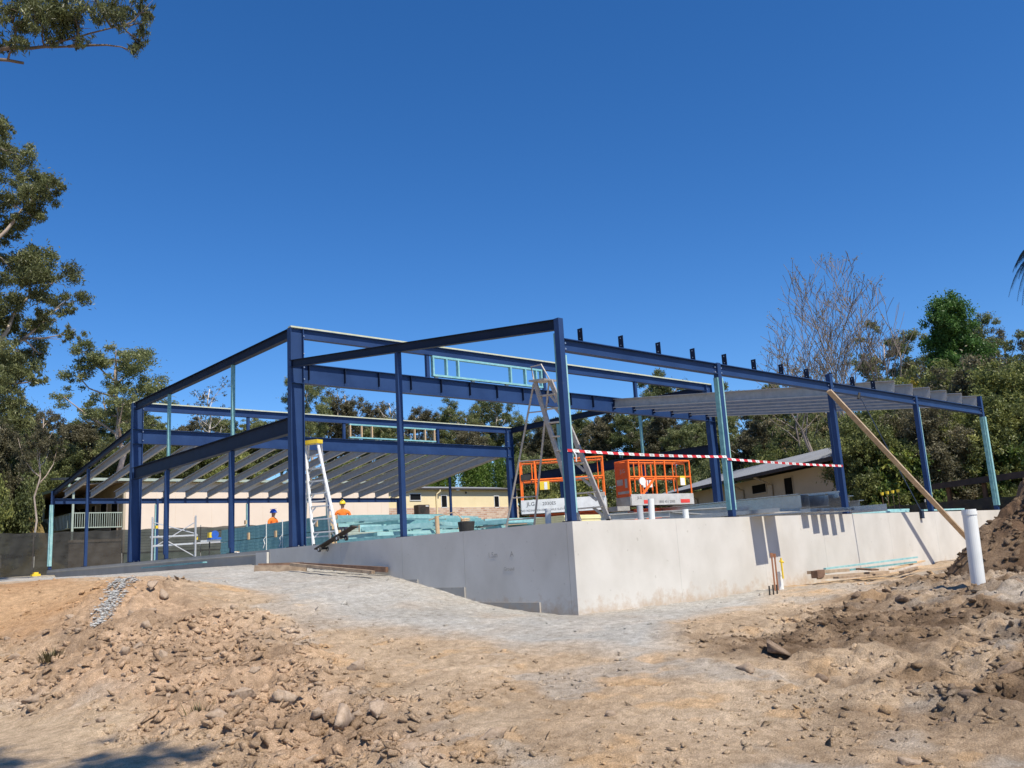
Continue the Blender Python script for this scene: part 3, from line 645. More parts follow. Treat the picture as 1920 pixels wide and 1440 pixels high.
def scissor_lift(loc, rz, label, kind):
    """length along local x (0..2.3), width along local y (0..0.8)"""
    t = thing('scissor_lift', label, 'scissor lift', loc, rz, 'orange scissor lifts parked on the slab', world=False)
    Ln, Wd = (2.30, .80) if kind == 1 else (2.25, .62)
    zd0, zd1 = (.60, .96) if kind == 1 else (.66, .95)
    ch = MB().box(.12, Ln - .12, .06, Wd - .06, .16, .46).build('chassis', 'orange_dark', t)
    for x in (.38, Ln - .38):
        for y in (.02, Wd - .14):
            w = MB().tube([(x, y, .17), (x, y + .12, .17)], .165, 18).build('wheel', 'rubber', t)
            MB().tube([(x, y - .004, .17), (x, y + .124, .17)], .085, 12).build('rim', 'orange', w)
    for k, (z) in enumerate((.48, .54)):
        for y in (.16, Wd - .22): MB().bar((.2, y, z), (Ln - .2, y, z + .03), .05, .045).build('scissor_arm', 'orange_dark', t)
    pf = MB().box(0, Ln, 0, Wd, zd0, zd0 + .06).build('platform', 'deck_grey', t)
    side = 'deck_white' if kind == 1 else 'deck_grey'
    MB().box(.0, Ln, -.022, -.002, zd0 - .01, zd1).build('side_panel', 'deck_white' if kind == 1 else 'deck_mid', pf)
    MB().box(.0, Ln, Wd + .002, Wd + .022, zd0 - .01, zd1 - .1).build('side_panel', side, pf)
    MB().box(-.022, -.002, 0, Wd, zd0 - .01, zd1 - .06).build('end_panel', 'deck_grey', pf)
    MB().box(Ln + .002, Ln + .022, 0, Wd, zd0 - .01, zd1 - .06).build('end_panel', 'deck_grey', pf)
    zt, zm = (2.02, 1.50) if kind == 1 else (1.87, 1.42); r = .023
    top = MB(); mid = MB()
    top.tube([(0.02, .02, zt), (Ln - .02, .02, zt)], r); top.tube([(Ln - .02, .02, zt), (Ln - .02, Wd - .02, zt)], r); top.tube([(Ln - .02, Wd - .02, zt), (.02, Wd - .02, zt)], r); top.tube([(.02, Wd - .02, zt), (.02, .02, zt)], r)
    mid.tube([(0.02, .02, zm), (Ln - .02, .02, zm)], r); mid.tube([(Ln - .02, .02, zm), (Ln - .02, Wd - .02, zm)], r); mid.tube([(Ln - .02, Wd - .02, zm), (.02, Wd - .02, zm)], r)
    rail = top.build('top_rail', 'orange', t); mid.build('mid_rail', 'orange', t)
    inner = MB().tube([(.10, .07, zt - .08), (Ln - .16, .07, zt - .08), (Ln - .16, .07, zm)], .018); inner.build('extension_rail', 'orange', t)
    MB().tube([(.10, .07, zm - .07), (Ln - .16, .07, zm - .07)], .018).build('extension_rail', 'orange', t)
    posts = [.02, .42, 1.30, Ln - .02] if kind == 1 else [.02, .38, .95, 1.30, Ln - .02]
    for x in posts:
        for y in (.02, Wd - .02): MB().tube([(x, y, zd0 + .06), (x, y, zt)], r).build('post', 'orange', t)
    for x in ([.34, 1.38] if kind == 1 else [.22, .62, 1.62]): MB().tube([(x, .05, zm - .4 if kind == 2 else zm), (x, .05, zt - .07)], .017).build('post', 'orange', t)
    if kind == 1:
        MB().tube([(Ln - .18, .05, zd0 + .3), (Ln - .18, .05, zm)], .018).build('post', 'orange', t)
        MB().box(.54, .80, -.03, .10, 1.22, 1.44).build('manual_box', 'yellow', t)
        MB().box(.66, .74, -.035, -.031, 1.22, 1.42).build('manual', 'white_paint', t)
        MB().box(Ln - .32, Ln - .02, -.04, -.023, zd1 - .02, zd1 + .10).build('sign_plate', 'deck_grey', t)
        text_part('JLG', .15, 'print_dark', t, lm(.26, -.0235, zd1 - .16))
        text_part('2030ES', .125, 'print_dark', t, lm(.76, -.0235, zd1 - .16))
        text_part('NO RIDING EXCEPT WHILE ELEVATED', .078, 'print_dark', t, lm(.66, -.0235, zd0 + .05))
        text_part('57483', .10, 'print_dark', t, lm(Ln - .18, -.0235, zd1 - .13))
        MB().box(1.34, 1.47, -.027, -.0235, zd0 + .02, zd0 + .14).build('sticker', 'red_sticker', t)
        MB().box(1.34, 1.47, -.027, -.0235, zd0 - .10, zd0 - .02).build('sticker', 'red_sticker', t)
        MB().box(.04, .30, -.02, .12, 1.50, 1.66).build('control_box', 'black', t)
        MB().tube([(.06, 0, 1.5), (.15, 0, 1.33), (.28, 0, 1.36), (.34, 0, 1.5)], .012, 6).build('cable', 'black', t)
    else:
        MB().box(-.012, .012, .03, Wd - .03, zd0 + .07, zt - .04).build('end_sheet', 'orange_dark', t)
        text_part('JLG', .15, 'deck_grey', t, lme(-.014, Wd * .42, 1.55))
        for (y, z, a, b) in [(Wd * .66, 1.22, .13, .16), (Wd * .22, 1.14, .05, .24), (Wd * .45, .98, .24, .07)]:
            MB().box(-.017, -.013, y - a, y + a, z, z + b).build('sticker', 'deck_grey', t)
        MB().bar((.45, .03, zd1), (.95, .03, zm), .05, .05).build('gate_brace', 'orange', t)
        MB().tube([(.45, -.01, 1.30), (.45, .03, 1.30)], .11, 16).build('disc', 'white_paint', t)
        MB().box(.72, 1.05, .3, .34, 1.16, 1.36).build('sign_plate', 'white_paint', t)
        MB().box(1.80, 2.00, -.03, .10, 1.18, 1.44).build('manual_box', 'yellow', t)
        MB().box(1.80, 1.96, -.036, -.031, 1.18, 1.38).build('manual', 'white_paint', t)
        for x in (.42, 1.75): MB().box(x, x + .34, -.027, -.0235, zd0 + .03, zd0 + .13).build('sticker', 'red_sticker', t)
        text_part('JLG', .10, 'print_dark', t, lm(.28, -.0235, zd1 - .13))
        text_part('1800 451 2000', .10, 'print_dark', t, lm(1.24, -.0235, zd0 + .04))
        MB().box(-.45, -.024, .05, Wd - .05, zd0 - .14, zd0 - .02).build('entry_step', 'deck_grey', t)
    return t
def lm(x, y, z): return Matrix.Translation((x, y, z)) @ Matrix.Rotation(math.pi / 2, 4, 'X')
def lme(x, y, z): return Matrix.Translation((x, y, z)) @ Matrix.Rotation(-math.pi / 2, 4, 'Z') @ Matrix.Rotation(math.pi / 2, 4, 'X')
scissor_lift((6.02, 7.88, 0), math.atan2(-1.65, 1.65), 'orange railed scissor lift with white side panel behind the platform ladder', 1)
scissor_lift((8.12, 5.78, 0), -0.17, 'orange scissor lift with solid orange end panel under the red and white tape', 2)

def skin_mesh(name, verts, edges, radii, root=0, sub=1):
    me = bpy.data.meshes.new(name); me.from_pydata(verts, edges, []); o = bpy.data.objects.new(name, me); COL.objects.link(o)
    sk = o.modifiers.new('Skin', 'SKIN'); sk.use_smooth_shade = True
    for i, r in enumerate(radii): me.skin_vertices[0].data[i].radius = (r, r) if not isinstance(r, tuple) else r
    me.skin_vertices[0].data[root].use_root = True
    ss = o.modifiers.new('Sub', 'SUBSURF'); ss.levels = sub; ss.render_levels = sub
    dg = bpy.context.evaluated_depsgraph_get(); out = bpy.data.meshes.new_from_object(o.evaluated_get(dg)); bpy.data.objects.remove(o); return out
def person(loc, rz, helmet, label, look=0.0, lean=0.0):
    t = thing('person', label, 'person', loc, rz, world=False)
    V = []; E = []; R = []
    def chain(pts, rs, start=None):
        prev = start
        for p, r in zip(pts, rs):
            V.append(p); R.append(r); i = len(V) - 1
            if prev is not None: E.append((prev, i))
            prev = i
        return prev
    hip = chain([(0, 0, .95)], [(.15, .11)])
    chest = chain([(0, .01, 1.12), (0, 0, 1.30), (0, -.01, 1.42)], [(.14, .105), (.165, .115), (.13, .09)], hip)
    neck = chain([(0, 0, 1.50), (0, .01, 1.56), (0, .025, 1.64), (0, .025, 1.73)], [.058, .058, (.075, .09), (.07, .085)], chest)
    for s in (-1, 1):
        k = chain([(.09 * s, 0, .88), (.105 * s, .02, .5), (.11 * s, -.01, .10), (.115 * s, .09, .05), (.12 * s, .16, .04)], [.095, .065, .045, .05, .04], hip)
        w = chain([(.17 * s, 0, 1.41), (.23 * s, -.01, 1.36), (.29 * s, .03, 1.10), (.22 * s, .24, 1.02)], [.075, .062, .047, .033], chest)
        h = chain([(.20 * s, .31, 1.01)], [(.035, .02)], w)
        for j, (dx, ln) in enumerate([(-.028, .07), (-.01, .085), (.01, .08), (.028, .06)]):
            chain([(.20 * s + dx, .31 + ln * .6, 1.005), (.20 * s + dx, .31 + ln, .985)], [.009, .008], h)
        chain([(.20 * s - .045 * s, .32, 1.02), (.20 * s - .06 * s, .36, 1.02)], [.010, .009], w)
    me = skin_mesh('body', V, E, R, 0, 2)
    for k in ('trousers', 'shirt_orange', 'skin', 'boots'): me.materials.append(MATS[k])
    for p in me.polygons:
        c = p.center; z = c.z
        if z > 1.50 and abs(c.x) < .12: mi = 2
        elif c.y > .20 and z > .9: mi = 2
        elif z < .13: mi = 3
        elif z < .97: mi = 0
        else: mi = 1
        p.material_index = mi; p.use_smooth = True
    obj('body', me, t)
    # face
    f = MB(); f.tube([(0, .10, 1.665), (0, .125, 1.645)], [.012, .016], 8); f.build('nose', 'skin', t, smooth=True)
    for s in (-1, 1):
        MB().tube([(.03 * s, .098, 1.685), (.03 * s, .106, 1.685)], .010, 8).build('eye', 'black', t)
        MB().tube([(.078 * s, .02, 1.66), (.090 * s, .015, 1.66)], [.025, .02], 8).build('ear', 'skin', t, smooth=True)
    MB().box(-.025, .025, .098, .104, 1.605, 1.613).build('mouth', 'board_dark', t)
    # helmet: dome, brim, peak
    hv = []; hf = []; n = 20; rings = 7
    for i in range(rings):
        a = i / (rings - 1) * math.pi / 2
        for k in range(n):
            b = 2 * math.pi * k / n; hv.append((.115 * math.cos(a) * math.cos(b), .145 * math.cos(a) * math.sin(b) + .02, 1.70 + .13 * math.sin(a)))
    hf = [(i * n + k, i * n + (k + 1) % n, (i + 1) * n + (k + 1) % n, (i + 1) * n + k) for i in range(rings - 1) for k in range(n)]
    h = MB(); h.add(hv, hf); hm = h.build('helmet', helmet, t, smooth=True)
    b = MB(); bv = []
    for z, e in ((1.697, 0), (1.690, .022), (1.683, 0)):
        for k in range(n):
            a = 2 * math.pi * k / n; pk = .05 * max(0, math.sin(a)) ** 2 if e else 0
            bv.append(((.113 + e) * math.cos(a), (.143 + e + pk) * math.sin(a) + .02, z))
    b.add(bv, [(i * n + k, i * n + (k + 1) % n, (i + 1) * n + (k + 1) % n, (i + 1) * n + k) for i in range(2) for k in range(n)]); b.build('brim', helmet, hm, smooth=True)
    hr = MB(); hr.box(-.02, .02, -.13, .16, 1.822, 1.838); hr.build('ridge', helmet, hm)
person((5.98, 22.5, 0), math.radians(205), 'helmet_blue', 'worker in orange shirt and blue hard hat behind the left timber pack')
person((6.58, 18.2, 0), math.radians(-30), 'helmet_yellow', 'worker in orange shirt and yellow hard hat seen from behind')

# ------------------------------------------------------------------ things on and around the slab
def pipe(name, x, y, z0, z1, r, m, label, tilt=(0, 0), collar=False, cap=None, group=None):
    t = thing(name, label, 'pipe', (x, y, z0), group=group)
    n = 24; a = Vector((x, y, z0)); b = Vector((x + tilt[0], y + tilt[1], z1))
    vs = []; 
    mb = MB()
    for rr, seq in ((r, (a, b)), (r - .007, (b, a.lerp(b, .4)))):
        pass
    ring = lambda c, q: [(c.x + q * math.cos(2 * math.pi * k / n), c.y + q * math.sin(2 * math.pi * k / n), c.z) for k in range(n)]
    low = b - (b - a) * min(1, .35 / max(.01, (b - a).length))
    rings = [ring(a, r), ring(b, r), ring(b, r - .008), ring(low, r - .008)]
    vs = [p for q in rings for p in q]
    fs = [(i * n + k, i * n + (k + 1) % n, (i + 1) * n + (k + 1) % n, (i + 1) * n + k) for i in range(3) for k in range(n)] + [tuple(range(3 * n, 4 * n))]
    mb.add(vs, fs); mb.build('barrel', m, t, smooth=False)
    if collar:
        c0 = b - (b - a).normalized() * .06
        MB().tube([c0 - (b - a).normalized() * .015, c0 + (b - a).normalized() * .04], r + .008, n, cap=False).build('collar', m, t)
    if cap: MB().tube([b + Vector((0, 0, -.03)), b + Vector((0, 0, .008))], r + .006, n).build('rim_cap', cap, t)
    return t
pipe('drain_pipe', 3.02, -4.82, gz(3.02, -4.82) - .1, -.20, .093, 'pvc_white', 'tall white plastic drain pipe standing in front of the dirt heap', (-.01, -.03), True)
for x, y, h, m, lab, cap in [(1.37, 1.99, .33, 'pvc_grey', 'grey pipe stub with dark rim left of the corner column', 'pvc_grey'), (1.62, 1.72, .37, 'pvc_grey', 'grey pipe stub leaning next to the corner column', 'pvc_grey'),
                        (2.16, .42, .27, 'pvc_grey', 'short pale pipe stub beside a taller white one on the wall edge', None), (2.30, .28, .38, 'pvc_white', 'taller white pipe stub on the wall edge below the second lift', None), (2.98, .05, .17, 'pvc_white', 'shortest white pipe stub on the wall edge', None)]:
    pipe('pipe_stub', x, y, .001, h, .055, m, lab, (0.01, -.005) if h > .3 else (0, 0), False, cap, 'pipe stubs sticking out of the slab')

def purlin(p0, p1, d, w, label, up=(0, 0, 1), m='galv', flip=1, group='loose galvanised purlins on the slab'):
    c = (Vector(p0) + Vector(p1)) / 2; org = (c.x, c.y, c.z)
    return single(MB().chan(p0, p1, d, w, .004, .022, up, flip), 'galvanised_purlin', m, label, 'purlin', org, group)
# pack of deep purlins standing on edge
for k, (x, y0, z, nm) in enumerate([(9.32, 1.45, .42, 'front purlin of the shiny stack, reflecting blue sky'), (9.60, 1.40, .42, 'second purlin of the shiny stack'), (9.88, 1.62, .42, 'third purlin of the shiny stack'), (10.16, 1.2, .42, 'rearmost purlin of the shiny stack')]):
    purlin((x, y0, z), (x - .08, y0 + 9.3, z - .05), .34 if k == 0 else .30, .10, nm, flip=-1)
for k, y in enumerate((1.9, 4.8, 7.8, 10.2)):
    single(MB().box(9.1, 10.4, y - .045, y + .045, .001, .20), 'timber_bearer', 'board_old', ['nearest', 'second', 'third', 'farthest'][k] + ' timber bearer under the shiny purlin stack', 'bearer', (9.7, y, 0), 'bearers under the purlins')
# flat purlins whose ends hang over the sunlit wall
for k, (x, over, w, z) in enumerate([(4.95, .66, .42, .045), (5.42, .58, .40, .047), (6.72, .22, .26, .05), (7.10, .30, .26, .048), (7.46, .33, .26, .05), (7.84, .34, .20, .05), (8.2, .30, .16, .05)]):
    lab = ['wide flat purlin overhanging the sunlit wall, leftmost', 'wide flat purlin overhanging the wall, second from left', 'narrow flat purlin with short overhang, third from left', 'narrow flat purlin over the wall, fourth from left', 'narrow flat purlin over the wall, fifth from left', 'narrow flat purlin over the wall, second from right', 'narrow flat purlin over the wall, rightmost flat one'][k]
    purlin((x, -.12 - over, z), (x - .25, 8.8, z), w, .075, lab, up=(1, 0, 0), m='galv', flip=-1)
purlin((8.72, -.93, .085), (8.55, 8.4, .085), .15, .02, 'purlin on edge reaching farthest out over the sunlit wall', m='galv')
purlin((5.2, 2.2, .16), (12.5, 5.4, .16), .20, .075, 'long dull purlin lying askew across the slab', m='galv_dull')
purlin((4.0, 8.5, .33), (8.9, 3.2, .33), .16, .075, 'long dull purlin below the lifts, across the yellow sheets', m='galv_dull')
for k in range(3):
    single(MB().box(10.3 + .3 * k, 10.55 + .3 * k, 1.0 - .1 * k, 4.0, .60 - .12 * k, .62 - .12 * k).box(10.3 + .3 * k, 10.32 + .3 * k, 1.0 - .1 * k, 4.0, .45 - .12 * k, .598 - .12 * k), 'folded_flashing', 'galv', ['tallest folded metal flashing behind the shiny purlin stack', 'middle folded metal flashing behind the shiny purlin stack', 'lowest folded metal flashing behind the shiny purlin stack'][k], 'flashing', (10.4 + .3 * k, 2, .5), 'folded flashings')
# teal boards lying along the wall edge on the right
for k, (a, b, y, z) in enumerate([(8.95, 12.0, .12, .03), (9.1, 12.2, .20, .075), (12.75, 15.3, .10, .05)]):
    single(MB().bar((a, y, z), (b, y + .02, z + .01), .09, .04), 'treated_board', 'teal_pale', ['teal treated board lying low along the wall edge right of the purlins', 'upper teal treated board along the wall edge right of the purlins', 'teal treated board along the wall edge behind the white pipe'][k], 'board', ((a + b) / 2, y, z), 'teal boards along the wall edge')
# timber packs
def plank(p0, p1, w, h, m, label, group, up=(0, 0, 1)):
    c = (Vector(p0) + Vector(p1)) / 2; d_ = (Vector(p1) - Vector(p0)).normalized() * .004
    o_ = single(MB().bar(p0, p1, w, h, up), 'treated_board', m, label, 'board', (c.x, c.y, c.z), group)
    for e_ in (Vector(p0), Vector(p1)): s_ = -1 if e_ == Vector(p0) else 1; obj('end_grain', MB().bar(e_ + d_ * s_ * .1, e_ + d_ * s_, w * .97, h * .97, up).mesh('end_grain', 'pine', (c.x, c.y, c.z)), o_)
    return o_
rows = ['bottom', 'second', 'third', 'fourth', 'fifth', 'sixth', 'seventh', 'top']
for r in range(8):                                           # long pack with its shaded edge to the camera
    for c in range(3):
        z = .09 + r * .094 + (.012 if r > 3 else 0)
        plank((1.62 + c * .1, 17.2 - random.random() * .12, z), (1.62 + c * .1 - .02, 10.2 + random.random() * .25, z), .094, .09, 'teal_timber',
              f'teal board in the {rows[r]} layer of the long left timber pack, ' + ['front', 'middle', 'rear'][c] + ' row', 'boards of the long left timber pack')
for k, y in enumerate((16.6, 14.6, 12.4, 10.8)):
    single(MB().box(1.5, 2.0, y - .035, y + .035, .001, .043), 'timber_spacer', 'pine', ['leftmost', 'second', 'third', 'rightmost'][k] + ' pine spacer under the long left timber pack', 'spacer', (1.7, y, 0), 'pine spacers')
for k, (y, z0, z1) in enumerate([(15.1, .42, .62), (15.3, .88, 1.0), (13.35, .4, .58), (11.0, .55, .75)]):
    single(MB().box(1.52, 1.565, y - .05, y + .05, z0, z1), 'pine_offcut', 'pine', ['pine offcut stuck in the face of the left pack', 'pine offcut standing on the left pack', 'pine offcut in the pack near the tall column', 'pine offcut in the pack behind the stepladder'][k], 'offcut', (1.54, y, z0), 'pine offcuts')
for k, y in enumerate((13.95, 12.95)):
    mb = MB(); mb.box(1.545, 1.562, y - .008, y + .008, .03, .86); mb.tube([(1.55, y, .45), (1.5, y + .06, .36), (1.52, y + .03, .24), (1.5, y + .09, .12)], .012, 6)
    single(mb, 'pack_strap', 'white_paint', ['white strap with loose tail round the left timber pack', 'white strap round the timber pack beside the column'][k], 'strap', (1.55, y, .03), 'straps on the timber pack')
# stacked wall frames, lying flat and crossing (right of the stepladder)
def wall_frame(cx, cy, z, ln, wd, ang, label, n=5, m='teal_pale'):
    t = thing('wall_frame', label, 'wall frame', (cx, cy, z), ang, 'stacked teal wall frames', world=False)
    for s in (-1, 1): MB().box(-ln / 2, ln / 2, s * wd / 2 - .02, s * wd / 2 + .02, 0, .09).build('plate', m, t)
    for k in range(n):
        x = -ln / 2 + .02 + (ln - .04) * k / (n - 1)
        MB().box(x - .018, x + .018, -wd / 2 + .021, wd / 2 - .021, .001, .089).build('stud', m, t)
    return t
WF = [(3.1, 7.9, .02, 4.6, 2.2, .30, 'lowest wall frame in the near pile, its plate by the middle column'), (3.5, 8.6, .15, 4.0, 1.8, -.10, 'second wall frame up in the near pile'), (3.0, 8.1, .28, 3.4, 2.0, .62, 'third wall frame up in the near pile, turned askew'),
      (3.7, 8.9, .41, 4.0, 1.7, .18, 'fourth wall frame up in the near pile'), (3.3, 9.2, .54, 4.0, 1.9, .42, 'topmost wall frame of the near pile'),
      (5.2, 6.6, .03, 2.4, 1.6, .2, 'lowest wall frame of the small right pile'), (5.3, 6.9, .17, 2.0, 1.2, -.35, 'middle wall frame of the small right pile'), (5.1, 7.3, .31, 2.2, 1.3, .25, 'upper wall frame of the small right pile')]
WFM = ['teal_timber', 'teal_pale', 'teal_pale', 'teal_timber', 'teal_pale', 'teal_timber', 'teal_pale', 'teal_pale']
for w, m_ in zip(WF, WFM): wall_frame(*w, 6, m_)
for k, (a, b, z, w, h) in enumerate([((1.15, 9.25), (4.6, 9.45), .66, .05, .14), ((1.0, 8.0), (3.7, 8.4), .34, .05, .17), ((.75, 8.2), (3.2, 7.7), .07, .05, .14), ((3.75, 8.3), (5.0, 8.4), .47, .05, .15), ((4.3, 7.4), (6.2, 7.2), .40, .05, .13), ((2.9, 6.6), (4.4, 7.7), .22, .12, .04), ((4.2, 6.1), (5.0, 6.6), .25, .6, .02), ((1.6, 10.0), (5.3, 9.9), .55, .05, .14), ((2.3, 9.6), (4.2, 8.6), .44, .05, .14)]):
    plank((*a, z), (*b, z), w, h, 'teal_pale' if k % 3 else 'teal_timber', ['long teal board along the top of the near frame pile', 'teal board with pale end on the front of the frame pile', 'low teal board beside the wheeled plank', 'short teal board right of the middle column', 'teal board on the small right pile', 'teal board tilted toward the bucket', 'wide teal offcut sheet by the bucket', 'teal board at the back of the frame pile', 'teal board lying crosswise on the frame pile'][k], 'loose teal boards on the frame pile')
# pale yellow sheets under the first lift
for k in range(6):
    single(MB().box(4.1, 5.3, 4.3 + .02 * (k % 2), 5.3, .08 + .045 * k, .122 + .045 * k), 'yellow_sheet', 'sheet_yellow', rows[k] + ' sheet of the pale yellow stack behind the grey pipe stubs', 'sheet', (4.7, 4.8, .08 + .045 * k), 'pale yellow sheets')
# bucket with cable, tool sawhorse, mobile scaffold
def bucket():
    t = thing('bucket', 'black rubber bucket holding cables in front of the frame pile', 'bucket', (2.25, 5.55, 0))
    n = 20; V = []; 
    for r, z in ((.15, .001), (.19, .30), (.175, .30), (.14, .05)): V += [(2.25 + r * math.cos(2 * math.pi * k / n), 5.55 + r * math.sin(2 * math.pi * k / n), z) for k in range(n)]
    F = [(i * n + k, i * n + (k + 1) % n, (i + 1) * n + (k + 1) % n, (i + 1) * n + k) for i in range(3) for k in range(n)] + [tuple(range(3 * n, 4 * n)), tuple(reversed(range(n)))]
    MB().add(V, F).build('tub', 'black', t)
    MB().tube([(2.25 + .18 * math.cos(a), 5.55 + .18 * math.sin(a), .305) for a in np.linspace(0, 2 * math.pi, 21)], .012, 6).build('rim', 'rubber', t)
    c = MB().tube([(2.2 + .1 * math.cos(a * 5), 5.52 + .1 * math.sin(a * 5), .27 + .03 * a) for a in np.linspace(0, 4, 40)], .014, 6); single(c, 'coiled_cable', 'pine', 'pale cable coiled in the black bucket', 'cable', (2.2, 5.5, .27))
bucket()
single(MB().tube([(2.3, 5.7, .36), (2.25, 5.95, .56), (2.1, 6.3, .50), (2.0, 6.6, .42)], .012, 6), 'hose', 'pine', 'pale hose looping up from the black bucket', 'hose', (2.2, 6.0, .4))
single(MB().tube([(2.05, 6.35, .001), (2.02, 6.33, .50)], .05, 12), 'upright_post', 'pine', 'short pale round post standing beside the bucket', 'post', (2.05, 6.35, 0))
def scaffold():
    t = thing('mobile_scaffold', 'small aluminium mobile scaffold standing inside the left end', 'scaffold', (1.8, 22.0, 0))
    for x, y in ((1.2, 22.15), (2.55, 21.65)):
        for s in (-.35, .35):
            MB().tube([(x + s * .35, y + s * .95, .03), (x + s * .35, y + s * .95, 1.55)], .028, 8).build('upright', 'alu', t)
        for z in (.25, .6, .95, 1.5): MB().tube([(x - .12, y - .33, z), (x + .12, y + .33, z)], .022, 8).build('rung', 'alu', t)
    MB().bar((1.15, 22.2, .86), (2.62, 21.62, .86), .6, .05).build('deck', 'alu', t)
    MB().bar((1.15, 22.0, .55), (4.0, 21.0, .60), .05, .06).build('ledger', 'alu', t)
    for a, b in (((1.2, 22.2, 1.4), (2.5, 21.4, .9)), ((2.4, 21.4, 1.3), (1.2, 22.0, .5)), ((1.3, 21.9, .9), (2.5, 21.5, .1))): MB().tube([a, b], .018, 6).build('brace', 'alu', t)
    for p in ((1.25, 21.9, 1.2), (2.5, 21.45, .75)): MB().box(p[0] - .04, p[0] + .04, p[1] - .05, p[1] + .05, p[2] - .05, p[2] + .05).build('clamp', 'yellow', t)
scaffold()
def sawhorse():
    t = thing('saw_bench', 'folding saw bench with alloy rail beside the timber pack', 'saw bench', (2.9, 20.6, 0))
    MB().bar((2.45, 20.9, .62), (3.35, 20.3, .62), .10, .06).build('rail', 'alu', t)
    for x, y in ((2.7, 20.75), (3.1, 20.47)):
        for s in (-.25, .25): MB().tube([(x, y, .6), (x + s * .4, y + s, .01)], .02, 6).build('leg', 'black', t)
    s = thing('drop_saw', 'blue and yellow power saw on the bench left of the timber pack', 'power saw', (2.85, 20.6, .65))
    MB().box(2.62, 3.0, 20.45, 20.75, .652, .72).build('base', 'blue_plastic', s); MB().tube([(2.8, 20.5, .83), (2.8, 20.58, .83)], .13, 16).build('blade_guard', 'blue_plastic', s)
    MB().box(2.6, 2.78, 20.52, 20.7, .721, .90).build('motor', 'yellow', s); MB().tube([(2.8, 20.6, .92), (3.0, 20.55, .98), (3.1, 20.5, .92)], .02, 6).build('handle', 'black', s)
sawhorse()
for k, (x, y, z, r) in enumerate([(1.25, 15.5, .001, .2), (1.28, 15.3, .05, -.3), (1.2, 15.05, .001, .5), (1.22, 14.5, .001, .1)]):
    o = single(MB().box(-.1, .1, -.045, .045, 0, .045), 'pine_block', 'pine', ['orange pine block lying under another by the left post', 'pine block on top of the two by the left post', 'loose pine block beside the white sheet', 'single pine block right of the white sheet'][k], 'block', (0, 0, 0), 'pine blocks by the left post'); o.location = (x, y, z); o.rotation_euler = (0, 0, r + 1.2)
o = single(MB().add([(-.14, -.1, .002), (.14, -.1, .002), (.16, .1, .05), (-.1, .12, .09), (-.14, -.1, .006), (.14, -.1, .006), (.16, .1, .054), (-.1, .12, .094)], [(0, 3, 2, 1), (4, 5, 6, 7), (0, 1, 5, 4), (1, 2, 6, 5), (2, 3, 7, 6), (3, 0, 4, 7)]), 'paper_sheet', 'white_paint', 'crumpled white sheet on the slab edge between the posts', 'paper', (0, 0, 0)); o.location = (1.0, 14.75, .0)
def dolly():
    t = thing('wheeled_plank', 'dark plank on small wheels tipped over the slab edge', 'dolly', (-.1, 7.1, .1))
    a, b = Vector((-.22, 7.80, -.10)), Vector((-.12, 6.35, .32)); d = (b - a).normalized(); nrm = d.cross(Vector((-1, .0, .1))).normalized()
    if nrm.z > 0: nrm = -nrm
    MB().bar(a, b, .15, .025, up=tuple(-nrm)).build('board', 'dolly_dark', t)
    for f in (.18, .66):
        c = a.lerp(b, f) + nrm * .07
        tr = MB().bar(c + Vector((-.10, 0, 0)), c + Vector((.10, 0, 0)), .03, .05).build('truck', 'black', t)
        for s in (-.11, .11):
            w = MB().tube([c + Vector((s - .02, 0, 0)) + nrm * .02, c + Vector((s + .02, 0, 0)) + nrm * .02], .055, 14).build('wheel', 'rubber', t)
            MB().tube([c + Vector((s - .023, 0, 0)) + nrm * .02, c + Vector((s + .023, 0, 0)) + nrm * .02], .03, 10).build('hub', 'alu', w)
dolly()
# brace prop, strap and danger tape on the sunlit side
def prop():
    p0 = Vector((8.42, -.10, 2.78)); p1 = Vector((13.7, -.98, -1.35))
    c = (p0 + p1) / 2
    single(MB().bar(p0, p1, .045, .12, up=(0, -1, .15)), 'timber_prop', 'pine_grey', 'long pine plank propped from the middle eave column to the dirt', 'prop', tuple(c))
prop()
def strap():
    t = thing('ratchet_strap', 'dark blue strap slanting from the eave beam down to the slab edge', 'strap', (12.1, -.14, -.1))
    MB().bar((9.87, -.08, 2.78), (12.1, -.16, .02), .035, .006, up=(0, -1, 0)).build('webbing', 'strap_blue', t)
    MB().box(12.05, 12.17, -.19, -.125, -.16, .03).build('ratchet', 'strap_blue', t)
    MB().tube([(9.80, -.08, 2.70), (9.87, -.09, 2.84)], .03, 8).build('hook', 'black', t)
strap()
def tape():
    pts = [(0.0, -.075, 1.13), (4.36, -.115, 1.145), (4.37, -.118, 1.10), (8.68, -.075, 1.075)]
    V = []; F = []; A = []; s = 0; N = 40
    segs = [((-.06, -.062, 1.13), (4.27, -.062, 1.155), .05), ((4.27, -.062, 1.11), (8.68, -.062, 1.075), .03)]
    for si, (a, b, sag) in enumerate(segs):
        base = len(V); a = Vector(a); b = Vector(b); ln = (b - a).length
        for i in range(N + 1):
            u = i / N; p = a.lerp(b, u); p.z -= sag * 4 * u * (1 - u) * .5; tw = .25 * math.sin(u * 9 + si)
            for k, h in enumerate((-.023, .023)):
                V.append((p.x, p.y + h * math.sin(tw) * .8 - .004, p.z + h * math.cos(tw))); A.append((si * 7 + u * ln, h, 0))
        F += [(base + 2 * i, base + 2 * i + 2, base + 2 * i + 3, base + 2 * i + 1) for i in range(N)]
    me = npmesh('danger_tape', V, F, 'tape', False, [('along', 'FLOAT_VECTOR', A)])
    o = obj('danger_tape', me); tag(o, 'red and white danger tape strung between the eave columns', 'tape')
    k = MB(); k.tube([(.05, -.07, 1.14), (.09, -.1, 1.05), (.1, -.09, .95)], .012, 5); q = k.build('knot', 'white_paint', o)
tape()
